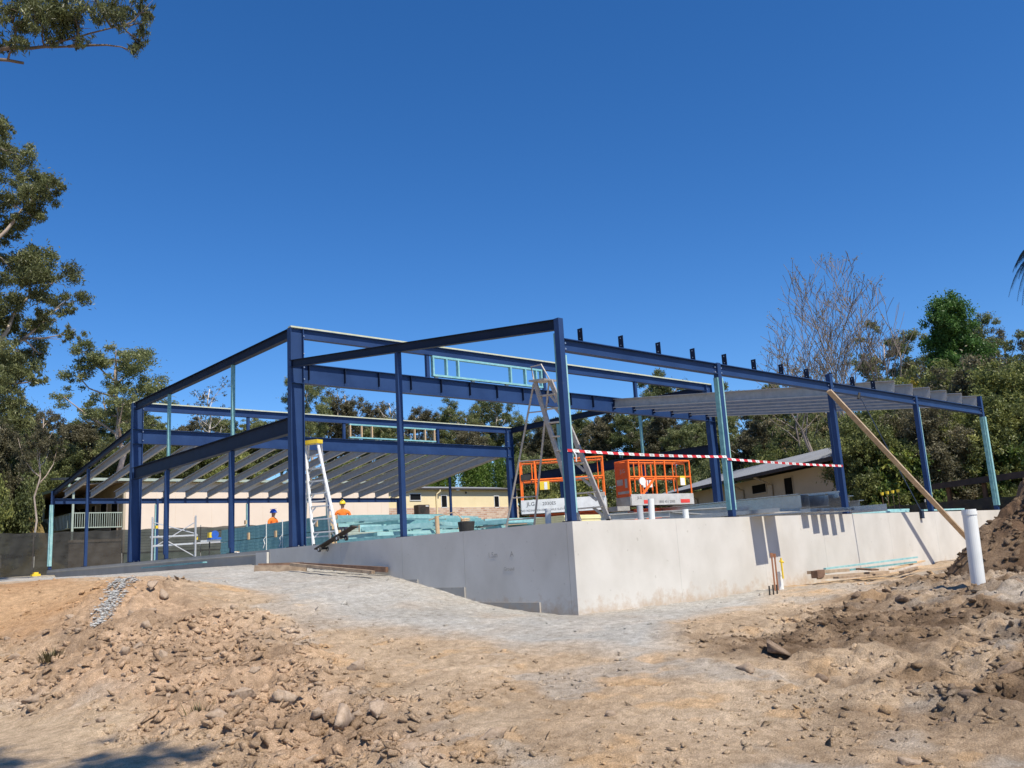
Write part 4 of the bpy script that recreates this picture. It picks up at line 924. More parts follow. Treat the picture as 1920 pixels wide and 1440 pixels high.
# stub pipes and conduits at the foot of the wall
for k, (x, y, h, r, m, lab) in enumerate([(4.55, -.62, .62, .016, 'copper', 'copper pipe riser at the wall foot, left of two'), (4.68, -.60, .60, .016, 'copper', 'copper pipe riser at the wall foot, right of two'), (3.85, -.95, .16, .014, 'black', 'leftmost black conduit stub poking from the soil'), (3.97, -.95, .17, .014, 'black', 'middle black conduit stub poking from the soil'), (4.09, -.95, .16, .014, 'black', 'rightmost black conduit stub poking from the soil')]):
    z = gz(x, y); t = thing('conduit', lab, 'conduit', (x, y, z - .05)); MB().tube([(x, y, z - .05), (x + .01, y, z + h)], r, 10).build('stem', m, t)
    if k < 2: MB().tube([(x + .01, y, z + h), (x + .01, y, z + h + .07)], r + .012, 10).build('valve', m, t)
z = gz(4.85, -.55); pipe('pipe_stub', 4.86, -.55, z - .05, z + .33, .055, 'pvc_white', 'white pipe stub with brass tap at the foot of the sunlit wall', (0, 0), True)
single(MB().tube([(4.80, -.66, z + .2), (4.80, -.66, z + .58)], .018, 8).tube([(4.76, -.66, z + .52), (4.86, -.66, z + .5)], .02, 8), 'garden_tap', 'yellow', 'brass tap on the white pipe stub at the wall foot', 'tap', (4.8, -.66, z + .2))
# boards on the ground
def board(x0, y0, x1, y1, lift, w, h, m, label, group, z0=None, z1=None):
    a = Vector((x0, y0, (gz(x0, y0) if z0 is None else z0) + lift)); b = Vector((x1, y1, (gz(x1, y1) if z1 is None else z1) + lift)); c = (a + b) / 2
    return single(MB().bar(a, b, w, h), 'plank', m, label, 'plank', tuple(c), group)
board(-.75, 7.55, .0 - .2, 5.05, .13, .07, .10, 'board_dark', 'long dark plank nearest the shaded wall', 'planks by the shaded wall', z0=-.55)
board(-1.05, 7.4, -.55, 5.0, .12, .09, .06, 'board_old', 'long brown plank lying in front of the dark plank', 'planks by the shaded wall', z0=-.52)
board(-1.55, 8.1, -.72, 7.35, .06, .05, .14, 'board_old', 'short pale plank on edge on the gravel by the shaded wall', 'planks by the shaded wall')
board(-1.3, 8.45, -.5, 7.9, .08, .05, .14, 'board_dark', 'short dark plank behind the pale one on the gravel', 'planks by the shaded wall')
board(-.55, 13.2, -.5, 18.0, .10, .12, .04, 'teal_timber', 'long teal board lying along the slab edge at left', 'planks by the shaded wall', z0=-.30, z1=-.32)
for k, (x0, y0, x1, y1, l, w, h, m) in enumerate([(5.9, -.75, 8.2, -1.0, .06, .10, .07, 'pine_grey'), (5.75, -.65, 7.4, -.55, .15, .10, .06, 'pine_grey'), (6.0, -1.05, 7.6, -1.15, .03, .12, .04, 'board_old'), (7.2, -1.25, 7.75, -.6, .14, .15, .03, 'board_dark'), (6.6, -.5, 10.2, -.75, .22, .06, .035, 'teal_pale'), (6.5, -.45, 9.9, -.85, .15, .06, .035, 'teal_timber'), (8.6, -.9, 10.8, -.6, .10, .12, .03, 'pine'), (8.2, -1.3, 9.3, -1.1, .05, .10, .04, 'board_old'), (5.7, -.78, 6.05, -.74, .13, .13, .14, 'board_dark')]):
    board(x0, y0, x1, y1, l + .07, w, h, m, ['pale plank at the bottom of the heap under the sunlit wall', 'pale plank lying on the heap, its end to the left', 'low brown plank in front of the heap', 'dark splintered board sticking up from the heap', 'thin teal batten on top of the plank heap', 'thin teal batten under the top one', 'pale plank leaning at the right of the heap', 'brown plank at the right foot of the heap', 'dark block end at the left of the plank heap'][k], 'planks heaped under the sunlit wall')
# starter bars with yellow caps behind the far columns
for k in range(4):
    x, y = 14.6 + .12 * k, 2.0 - .1 * k; t = thing('starter_bar', ['leftmost', 'second', 'third', 'rightmost'][k] + ' steel starter bar with yellow cap beyond the purlins', 'starter bar', (x, y, 0), group='capped starter bars')
    MB().tube([(x, y, .001), (x + .02, y, .62 + .02 * k)], .008, 6).build('bar', 'board_dark', t); MB().tube([(x + .02, y, .60 + .02 * k), (x + .02, y, .68 + .02 * k)], [.035, .05], 10).build('cap', 'yellow', t)
# left edge: drum and yellow thing
def drum():
    z = gz(-6.3, 9.7); t = thing('brown_bin', 'brown bin with blue lid at the left edge of the pad', 'bin', (-6.3, 9.7, z))
    MB().tube([(-6.3, 9.7, z - .02), (-6.3, 9.7, z + .20)], [.22, .24], 18).build('tub', 'board_dark', t); MB().tube([(-6.3, 9.7, z + .201), (-6.3, 9.7, z + .25)], [.26, .22], 18).build('lid', 'blue_plastic', t)
drum()
single(MB().box(-1.05, -.75, 28.8, 29.1, gz(-.9, 29) - .02, gz(-.9, 29) + .08).box(-.98, -.82, 28.85, 29.05, gz(-.9, 29) + .08, gz(-.9, 29) + .15), 'tool_case', 'yellow', 'small yellow tool case on the ground by the dark fence', 'tool case', (-.95, 29, gz(-.9, 29)))

# ------------------------------------------------------------------ fences and buildings behind
def cloth_fence(pts, h, label, sag=.05):
    x0, y0 = pts[0]; t = thing('shade_cloth_fence', label, 'fence', (x0, y0, gz(x0, y0)))
    for i in range(len(pts) - 1):
        (xa, ya), (xb, yb) = pts[i], pts[i + 1]; n = 24; m = 9; V = []; za, zb = gz(xa, ya), gz(xb, yb); nx, ny = (yb - ya), -(xb - xa); ln = math.hypot(nx, ny)
        for side in (0, 1):
            for j in range(m + 1):
                for k in range(n + 1):
                    u = k / n; v = j / m; x = xa + (xb - xa) * u; y = ya + (yb - ya) * u
                    w = .05 * math.sin(u * 17 + v * 5 + i) * math.sin(v * 3.1) + .03 * math.sin(u * 41 - v * 9); z = za + (zb - za) * u + v * (h - sag * math.sin(u * math.pi * 3) ** 2 * v) - .03
                    V.append((x + nx / ln * (w + side * .006), y + ny / ln * (w + side * .006), z))
        F = [(j * (n + 1) + k, j * (n + 1) + k + 1, (j + 1) * (n + 1) + k + 1, (j + 1) * (n + 1) + k) for j in range(m) for k in range(n)]
        MB().add(V[:(m + 1) * (n + 1)], F).build('cloth_panel', 'shade_cloth', t, smooth=True)
    for i, (x, y) in enumerate(pts): MB().tube([(x + .03, y + .05, gz(x, y) - .1), (x + .03, y + .05, gz(x, y) + h + .06)], .025, 8).build('post', 'galv_dull', t)
cloth_fence([(-7.5, 32.5), (-3.6, 34.0), (.4, 35.0), (4.3, 35.2), (8.2, 35.2), (12.2, 35.3), (16.2, 35.4)], 2.0, 'dark grey shade cloth fence on posts behind the left wing')
cloth_fence([(20.2, 9.5), (20.0, 6.2), (19.7, 3.0), (19.2, -.2)], 1.28, 'dark shade cloth fence beyond the far right end of the slab')

def window(parent, x0, x1, z0, z1, y, m='white_paint', glass='window_dark'):
    w = MB().box(x0, x1, y - .03, y - .001, z0, z1).build('window', glass, parent)
    f = MB(); 
    for a in ((x0 - .05, x0, z0 - .05, z1 + .05), (x1, x1 + .05, z0 - .05, z1 + .05)): f.box(a[0], a[1], y - .05, y - .001, a[2], a[3])
    f.box(x0, x1, y - .05, y - .001, z1, z1 + .05); f.box(x0, x1, y - .06, y - .001, z0 - .05, z0); f.build('window_frame', m, w)
def house_left():
    t = thing('verandah_building', 'long cream school block with shaded timber verandah at its left end', 'building', (8.2, 47, 1.0))
    MB().box(8.2, 27.6, 47, 56, 2.28, 5.36).build('wall', 'cream_pink', t)
    MB().box(8.2, 27.6, 47.02, 56, .0, 2.28).build('base_wall', 'green_trim', t)
    for k in range(8): MB().prof((8.15, 46.985, 1.0 + .17 * k), (27.6, 46.985, 1.0 + .17 * k), [(-.014, 0), (.035, 0), (.014, .165), (-.014, .165)]).build('weatherboard', 'green_light', t)
    for k in range(16):                                                            # wall sheet joints
        MB().box(8.9 + 1.2 * k, 8.93 + 1.2 * k, 46.985, 46.999, 2.4, 5.3).build('batten', 'cream_pink', t)
    MB().box(5.0, 28.1, 46.55, 46.75, 5.36, 5.52).build('gutter', 'green_light', t)
    MB().add([(5.0, 46.6, 5.53), (28.1, 46.6, 5.53), (28.1, 51.5, 6.0), (5.0, 51.5, 6.0), (5.0, 46.6, 5.40), (28.1, 46.6, 5.40), (28.1, 51.5, 5.86), (5.0, 51.5, 5.86)], [(0, 1, 2, 3), (7, 6, 5, 4), (0, 4, 5, 1), (1, 5, 6, 2), (2, 6, 7, 3), (3, 7, 4, 0)]).build('roof', 'roof_grey', t)
    # wing running back along Y with its verandah
    MB().box(8.2, 14, 56.01, 92, 1.2, 5.3).build('wall', 'cream_shaded', t)
    MB().box(8.16, 8.2, 47.2, 92, 1.8, 5.3).build('verandah_wall', 'cream_shaded', t)
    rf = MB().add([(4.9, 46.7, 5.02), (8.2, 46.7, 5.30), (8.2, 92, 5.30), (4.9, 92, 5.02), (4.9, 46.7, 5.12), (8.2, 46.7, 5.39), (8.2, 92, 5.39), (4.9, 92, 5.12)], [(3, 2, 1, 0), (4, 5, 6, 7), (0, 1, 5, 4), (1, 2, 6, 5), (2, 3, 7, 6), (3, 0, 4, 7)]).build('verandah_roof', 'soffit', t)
    MB().box(4.78, 4.899, 46.6, 92, 4.98, 5.16).build('gutter', 'green_trim', rf)
    MB().box(5.0, 8.15, 47.0, 92, 1.7, 1.85).build('verandah_floor', 'board_old', t)
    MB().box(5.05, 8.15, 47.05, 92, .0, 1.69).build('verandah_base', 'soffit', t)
    for y in (47.1, 53.8, 55.8, 61.0, 65.4, 71, 77, 84): MB().box(5.15, 5.27, y - .06, y + .06, 1.851, 5.04).build('verandah_post', 'green_light', t)
    for z in (3.42, 2.55):
        MB().box(5.3, 8.1, 47.06, 47.12, z, z + .06).build('hand_rail', 'green_light', t); MB().box(5.18, 5.24, 47.2, 66, z, z + .06).build('hand_rail', 'green_light', t)
    for k in range(22): MB().box(5.36 + .127 * k, 5.39 + .127 * k, 47.07, 47.11, 2.611, 3.419).build('baluster', 'green_light', t)
    for k in range(60): MB().box(5.19, 5.23, 47.4 + .31 * k, 47.43 + .31 * k, 2.611, 3.419).build('baluster', 'green_light', t)
    for (y0, y1, z0, z1, n) in [(48.2, 49.4, 1.86, 4.3, 'door'), (50.4, 51.6, 3.0, 4.3, 'window'), (52.8, 53.6, 3.0, 4.3, 'window'), (55, 56.2, 1.86, 4.3, 'door'), (58, 59.5, 3.0, 4.3, 'window'), (62, 63.5, 3.0, 4.3, 'window'), (66, 68, 1.86, 4.3, 'door')]:
        w = MB().box(8.11, 8.159, y0, y1, z0, z1).build(n, 'window_dark', t); MB().box(8.10, 8.155, y1, y1 + .08, z0, z1).box(8.10, 8.155, y0 - .08, y0, z0, z1).build(n + '_frame', 'cream_pink', w)
    MB().box(8.05, 8.19, 46.9, 47.19, 1.0, 5.3).build('corner_post', 'cream_shaded', t)
house_left()
def house_mid():
    t = thing('low_cream_building', 'low yellow cream block with brick base and small windows behind the frame piles', 'building', (28.5, 50, 1.5))
    MB().box(28.7, 43.5, 50, 57, 3.76, 5.22).build('wall', 'cream', t); MB().box(28.66, 43.54, 49.95, 57, 1.2, 3.76).build('brick_base', 'far_brick', t)
    rf = MB().add([(28.3, 49.78, 5.36), (44, 49.78, 5.36), (44, 54, 5.9), (28.3, 54, 5.9), (28.3, 49.78, 5.24), (44, 49.78, 5.24), (44, 54, 5.78), (28.3, 54, 5.78)], [(0, 1, 2, 3), (7, 6, 5, 4), (0, 4, 5, 1), (1, 5, 6, 2), (2, 6, 7, 3), (3, 7, 4, 0)]).build('roof', 'roof_grey', t)
    MB().box(28.2, 44.05, 49.64, 49.77, 5.22, 5.36).build('gutter', 'roof_dark', rf)
    for a in ((31.65, 32.7, 4.38, 4.88), (34.85, 35.4, 3.78, 4.75), (40.7, 41.2, 3.72, 4.7)): window(t, *a, 50)
    dp = MB().tube([(34.52, 49.68, 5.22), (34.52, 49.68, 5.08), (34.30, 49.86, 4.85), (34.30, 49.9, 4.6), (34.30, 49.9, 1.6)], .07, 8).build('downpipe', 'cream', t)
    MB().tube([(28.95, 49.68, 5.2), (28.95, 49.9, 4.9), (28.95, 49.9, 1.6)], .07, 8).build('downpipe', 'cream', t)
    for k in range(5): MB().box(30.4 + 2.7 * k, 30.42 + 2.7 * k, 49.985, 49.999, 3.8, 5.2).build('batten', 'cream', t)
    MB().tube([(37.5, 49.98, 5.0), (37.5, 49.9, 5.0)], .08, 10).build('wall_light', 'roof_dark', t)
    ac = thing('air_conditioner', 'dark grey boxy condenser unit against the brick base', 'air conditioner', (32.5, 49.6, 3.18))
    MB().box(31.98, 33.08, 49.3, 49.94, 3.15, 3.95).build('casing', 'roof_dark', ac); MB().tube([(32.4, 49.3, 3.55), (32.4, 49.28, 3.55)], .28, 18).build('fan_grille', 'black', ac); MB().box(32.7, 33.0, 49.285, 49.299, 3.8, 3.88).build('badge', 'white_paint', ac)
    MB().box(32.0, 33.0, 49.32, 49.92, 2.0, 3.149).build('stand', 'galv_dull', ac)
house_mid()
def house_right():
    ang = math.atan2(9.0 - 22.9, 25.6 - 34.1); t = thing('right_cream_building', 'cream building with grey metal roof half hidden by trees at right', 'building', (36.5, 26.9, .2), ang, world=False)
    # local x runs from the far left end to the near right end, +y is toward the camera side
    Ln = 22.0; s = -1                                              # wall face at local y = 0, body behind it
    def B(x0, x1, y0, y1, z0, z1): return MB().box(x0, x1, min(-y0, -y1) if 0 else y0, y1, z0, z1)
    MB().box(0, Ln, 0, 8, .9, 2.45).build('wall', 'cream_shaded', t); MB().box(0, Ln, -.03, 8, -1.2, .9).build('brick_base', 'far_brick', t)
    rf = MB().add([(-.6, -.9, 2.48), (Ln + .5, -.9, 2.48), (Ln + .5, 4, 3.75), (-.6, 4, 3.75), (-.6, -.9, 2.60), (Ln + .5, -.9, 2.60), (Ln + .5, 4, 3.87), (-.6, 4, 3.87)], [(3, 2, 1, 0), (4, 5, 6, 7), (0, 1, 5, 4), (1, 2, 6, 5), (2, 3, 7, 6), (3, 0, 4, 7)]).build('roof', 'roof_grey', t)
    MB().add([(-.6, 4.01, 3.75), (Ln + .5, 4.01, 3.75), (Ln + .5, 9, 2.4), (-.6, 9, 2.4), (-.6, 4.01, 3.87), (Ln + .5, 4.01, 3.87), (Ln + .5, 9, 2.52), (-.6, 9, 2.52)], [(3, 2, 1, 0), (4, 5, 6, 7), (0, 1, 5, 4), (1, 2, 6, 5), (2, 3, 7, 6), (3, 0, 4, 7)]).build('roof', 'roof_grey', t)
    for k in range(70): MB().add([(-.5 + .33 * k, -.9, 2.605), (-.47 + .33 * k, -.9, 2.605), (-.47 + .33 * k, 4, 3.875), (-.5 + .33 * k, 4, 3.875), (-.5 + .33 * k, -.9, 2.63), (-.47 + .33 * k, -.9, 2.63), (-.47 + .33 * k, 4, 3.9), (-.5 + .33 * k, 4, 3.9)], [(3, 2, 1, 0), (4, 5, 6, 7), (0, 1, 5, 4), (1, 2, 6, 5), (2, 3, 7, 6), (3, 0, 4, 7)]).build('roof_rib', 'roof_grey', rf)
    MB().box(-.65, Ln + .55, -1.06, -.91, 2.42, 2.58).build('gutter', 'roof_dark', rf)
    for (x0, x1, z0, z1) in [(9.4, 10.0, 1.55, 2.15), (12.3, 13.9, 1.72, 2.15), (15.9, 16.7, 1.0, 2.2)]: window(t, x0, x1, z0, z1, 0, 'cream_shaded', 'window_matte')
    for x in (11.2, 14.6, 4.6): MB().tube([(x, -.95, 2.42), (x, -.5, 2.2), (x, -.08, 2.0), (x, -.08, -.5)], .06, 8).build('downpipe', 'cream_shaded', t)
house_right()
def shed():
    t = thing('open_shed', 'low dark open shed with flat roof at the right edge', 'shed', (20, 0, -.9))
    A = Vector((22.6, 3.9, 0)); B = Vector((16.6, -3.4, 0)); n = Vector((.77, -.64, 0))
    def P(u, v, z): p = A.lerp(B, u) + n * v; return (p.x, p.y, z)
    rf = MB().add([P(0, 0, 1.10), P(1, 0, 1.02), P(1, 6, 1.35), P(0, 6, 1.40), P(0, 0, 1.18), P(1, 0, 1.10), P(1, 6, 1.43), P(0, 6, 1.48)], [(3, 2, 1, 0), (4, 5, 6, 7), (0, 1, 5, 4), (1, 2, 6, 5), (2, 3, 7, 6), (3, 0, 4, 7)]).build('roof', 'roof_dark', t)
    MB().bar(P(-.01, -.06, 1.08), P(1.01, -.06, 1.0), .05, .2).build('fascia', 'roof_dark', rf)
    for u in (.06, .30, .62, .95):
        for v in (.2, 5.8): a = P(u, v, 0); MB().box(a[0] - .06, a[0] + .06, a[1] - .06, a[1] + .06, gz(a[0], a[1]) - .1, 1.05 + (.2 if v > 3 else 0)).build('post', 'board_dark', t)
    MB().bar(P(.3, 5.9, .1), P(1, 5.9, .1), .04, 2.2).build('back_wall', 'roof_dark', t); MB().bar(P(1, .3, 0), P(1, 5.8, 0), .04, 2.0).build('end_wall', 'roof_dark', t)
shed()

# ------------------------------------------------------------------ trees
def leaves(cl, rs, nper, ln, wd, seed, droop=0.35, flat=0.8, shell=0.5, quad=True):
    """leaf blades scattered through clumps: cl (n,3) centres, rs radii; returns V, F, tint"""
    r = np.random.default_rng(seed); C = []; T = []
    for c, q in zip(cl, rs):
        n = max(6, int(nper * q * q)); d = r.normal(size=(n, 3)); d /= np.linalg.norm(d, axis=1)[:, None]
        u = r.random(n) ** shell; p = d * (u * q)[:, None]; p[:, 2] *= flat
        p += r.normal(size=(n, 3)) * q * (.12 + .35 * (r.random((n, 1)) < .18))
        C.append(np.asarray(c)[None] + p); T.append(np.clip(r.normal(.45 + r.normal() * .16, .17, n), 0, 1))
    C = np.concatenate(C); T = np.concatenate(T); n = len(C)
    a = r.normal(size=(n, 3)); a[:, 2] -= droop * 1.6; a /= np.linalg.norm(a, axis=1)[:, None]
    b = np.cross(a, r.normal(size=(n, 3))); b /= np.linalg.norm(b, axis=1)[:, None]
    s = (.65 + .7 * r.random(n))[:, None]
    V = np.stack([C - a * ln * .5 * s, C + b * wd * .5 * s, C + a * ln * .5 * s, C - b * wd * .5 * s], 1).reshape(-1, 3)
    F = np.arange(n * 4).reshape(n, 4)
    return V, F, np.repeat(T, 4)
def crown_mesh(name, cl, rs, nper, ln, wd, seed, m, **k):
    V, F, T = leaves(cl, rs, nper, ln, wd, seed, **k); return npmesh(name, V, F, m, False, [('tint', 'FLOAT', T)])
def limb(mb, p0, p1, r0, r1, rnd, n=5, bend=.12, sides=6, up=0.0):
    p0 = Vector(p0); p1 = Vector(p1); L_ = (p1 - p0).length; pts = []; o1 = Vector((rnd.uniform(-1, 1), rnd.uniform(-1, 1), rnd.uniform(-.6, .6))) * L_ * bend
    for i in range(n + 1):
        u = i / n; p = p0.lerp(p1, u) + o1 * math.sin(u * math.pi) + Vector((0, 0, -up * L_ * math.sin(u * math.pi))); 
        if 0 < i < n: p += Vector((rnd.uniform(-1, 1), rnd.uniform(-1, 1), rnd.uniform(-1, 1))) * L_ * .02
        pts.append(p)
    mb.tube(pts, [r0 + (r1 - r0) * (i / n) for i in range(n + 1)], sides); return pts
def gen_tree(seed, H, R, base, nl, form, nper, ln, wd, lm_, bm, tr=.16, droop=.35, spread=.5):
    """trunk with limbs and clumped crown; form: tall | spread | umb | bushy | cone | sparse"""
    rnd = random.Random(seed); mb = MB(); cl = []; rs = []
    lean = Vector((rnd.uniform(-.06, .06), rnd.uniform(-.06, .06), 0)) * H
    top = Vector((0, 0, H * (.86 if form != 'cone' else .97))) + lean
    tp = limb(mb, (0, 0, -.25), top, tr, tr * .25, rnd, 8, .02, 8)
    for k in range(nl):
        u = base + (1 - base) * ((k + rnd.random()) / nl) * .86
        q = tp[0].lerp(tp[-1], u); i = min(int(u * 8), 7); q = tp[i].lerp(tp[i + 1], u * 8 - i)
        ang = k * 2.4 + rnd.uniform(-.6, .6); h = (u - base) / (1 - base)
        if form == 'cone': rad = R * (1.05 - h) * rnd.uniform(.7, 1.05); rise = .12
        elif form == 'umb': rad = R * rnd.uniform(.45, 1.0); rise = .9
        elif form == 'bushy': rad = R * rnd.uniform(.5, 1.0) * (1 - .45 * h ** 2); rise = .35
        elif form == 'spread': rad = R * rnd.uniform(.5, 1.0) * (1 - .35 * h); rise = .75
        else: rad = R * rnd.uniform(.4, 1.0) * (1 - .45 * h); rise = .55
        e = q + Vector((math.cos(ang) * rad, math.sin(ang) * rad, rad * rise + rnd.uniform(0, .08) * H))
        if form == 'umb': e.z = min(max(e.z, H * .78), H * .97) - abs(rad / R) ** 2 * H * .05
        if e.z > H * .98: e.z = H * .98
        lp = limb(mb, q, e, tr * (.5 - .25 * h), tr * .09, rnd, 4, .12, 5, .06)
        ns = rnd.randint(2, 4)
        for j in range(ns):
            v = rnd.uniform(.45, 1.0); a = lp[min(int(v * 4), 4)]
            e2 = a + Vector((rnd.uniform(-1, 1), rnd.uniform(-1, 1), rnd.uniform(-.25, .75))) * R * spread * .62
            if e2.z > H: e2.z = H - rnd.uniform(0, .3)
            limb(mb, a, e2, tr * .12, tr * .035, rnd, 3, .15, 4)
            cl.append(tuple(e2)); rs.append(R * rnd.uniform(.13, .30) * (1.25 if form in ('bushy', 'cone') else 1))
            if form in ('bushy', 'cone', 'tall') : cl.append(tuple(a.lerp(e2, .4) + Vector((rnd.uniform(-1, 1), rnd.uniform(-1, 1), rnd.uniform(-1, 1))) * R * .15)); rs.append(R * rnd.uniform(.12, .26))
        cl.append(tuple(e)); rs.append(R * rnd.uniform(.18, .32))
    if form in ('cone', 'bushy', 'tall'): cl.append(tuple(top)); rs.append(R * .25)
    c2 = []; r2 = []
    for c_, q_ in zip(cl, rs):
        for j in range(4): c2.append((c_[0] + rnd.uniform(-1, 1) * q_ * .8, c_[1] + rnd.uniform(-1, 1) * q_ * .8, min(c_[2] + rnd.uniform(-.8, .7) * q_, H))); r2.append(q_ * rnd.uniform(.32, .66))
    cl, rs = c2, r2
    tm = mb.mesh('trunk', bm, smooth=True)
    cm = crown_mesh('crown', cl, rs, nper, ln, wd, seed, lm_, droop=droop, flat=.72 if form in ('umb', 'spread') else .85)
    return tm, cm
PROTO = {}
def proto(kind, var, *a, **k): PROTO.setdefault(kind, []).append((a[1], a[2], gen_tree(*a, **k)))
for v in range(3): proto('gum_tall', v, 100 + v, 9.0, 2.4, .34, 13, 'tall', 1750, .165, .055, ['leaf_gum', 'leaf_brown', 'leaf_gum'][v], ['bark_pale', 'bark_white', 'bark_pale'][v], .14)
for v in range(3): proto('gum_spread', v, 120 + v, 11.5, 3.0, .42, 12, 'spread', 1500, .165, .052, ['leaf_gum', 'leaf_brown', 'leaf_gum'][v], ['bark_pale', 'bark_white', 'bark_white'][v], .20)
for v in range(2): proto('gum_umb', v, 140 + v, 13.0, 2.3, .55, 9, 'umb', 1500, .17, .055, ['leaf_brown', 'leaf_gum'][v], 'bark_pale', .13)
for v in range(3): proto('bushy', v, 160 + v, 5.0, 3.0, .08, 16, 'bushy', 850, .165, .07, ['leaf_gum', 'leaf_olive', 'leaf_gum'][v], 'bark_dark', .10)
for v in range(2): proto('gum_sparse', v, 180 + v, 11.0, 2.2, .3, 14, 'spread', 130, .22, .07, 'leaf_brown', 'bark_white', .14)
for v in range(3): proto('olive', v, 200 + v, 7.0, 2.4, .10, 22, 'bushy', 1250, .145, .06, ['leaf_olive', 'leaf_brown', 'leaf_olive'][v], 'bark_dark', .10, spread=.6)
proto('green', 0, 220, 13.0, 2.4, .30, 34, 'cone', 1100, .15, .07, 'leaf_green', 'bark_dark', .16)
proto('wattle', 0, 225, 7.0, 1.3, .45, 10, 'bushy', 900, .14, .08, 'leaf_wattle', 'bark_dark', .07)
for v in range(3): proto('shrub', v, 230 + v, 3.3, 1.3, .05, 16, 'bushy', 1300, .14, .06, 'leaf_shrub', 'bark_dark', .05, spread=.7)
proto('sparse2', 0, 240, 12.0, 2.6, .35, 14, 'spread', 90, .16, .08, 'leaf_dry', 'bark_bare', .13)
def place_tree(kind, var, x, y, z, H, R, label, name='gum_tree', group=None, rz=None):
    lst = PROTO[kind]; h0, r0, (tm, cm) = lst[var % len(lst)]
    t = thing(name, label, 'tree' if 'shrub' not in name and 'bush' not in name else 'bush', (x, y, z), random.uniform(0, 6.28) if rz is None else rz, group, world=False)
    sh = R / r0; sv = H / h0; t.scale = (sh, sh, sv)
    obj('trunk', tm, t); obj('crown', cm, t)
    return t
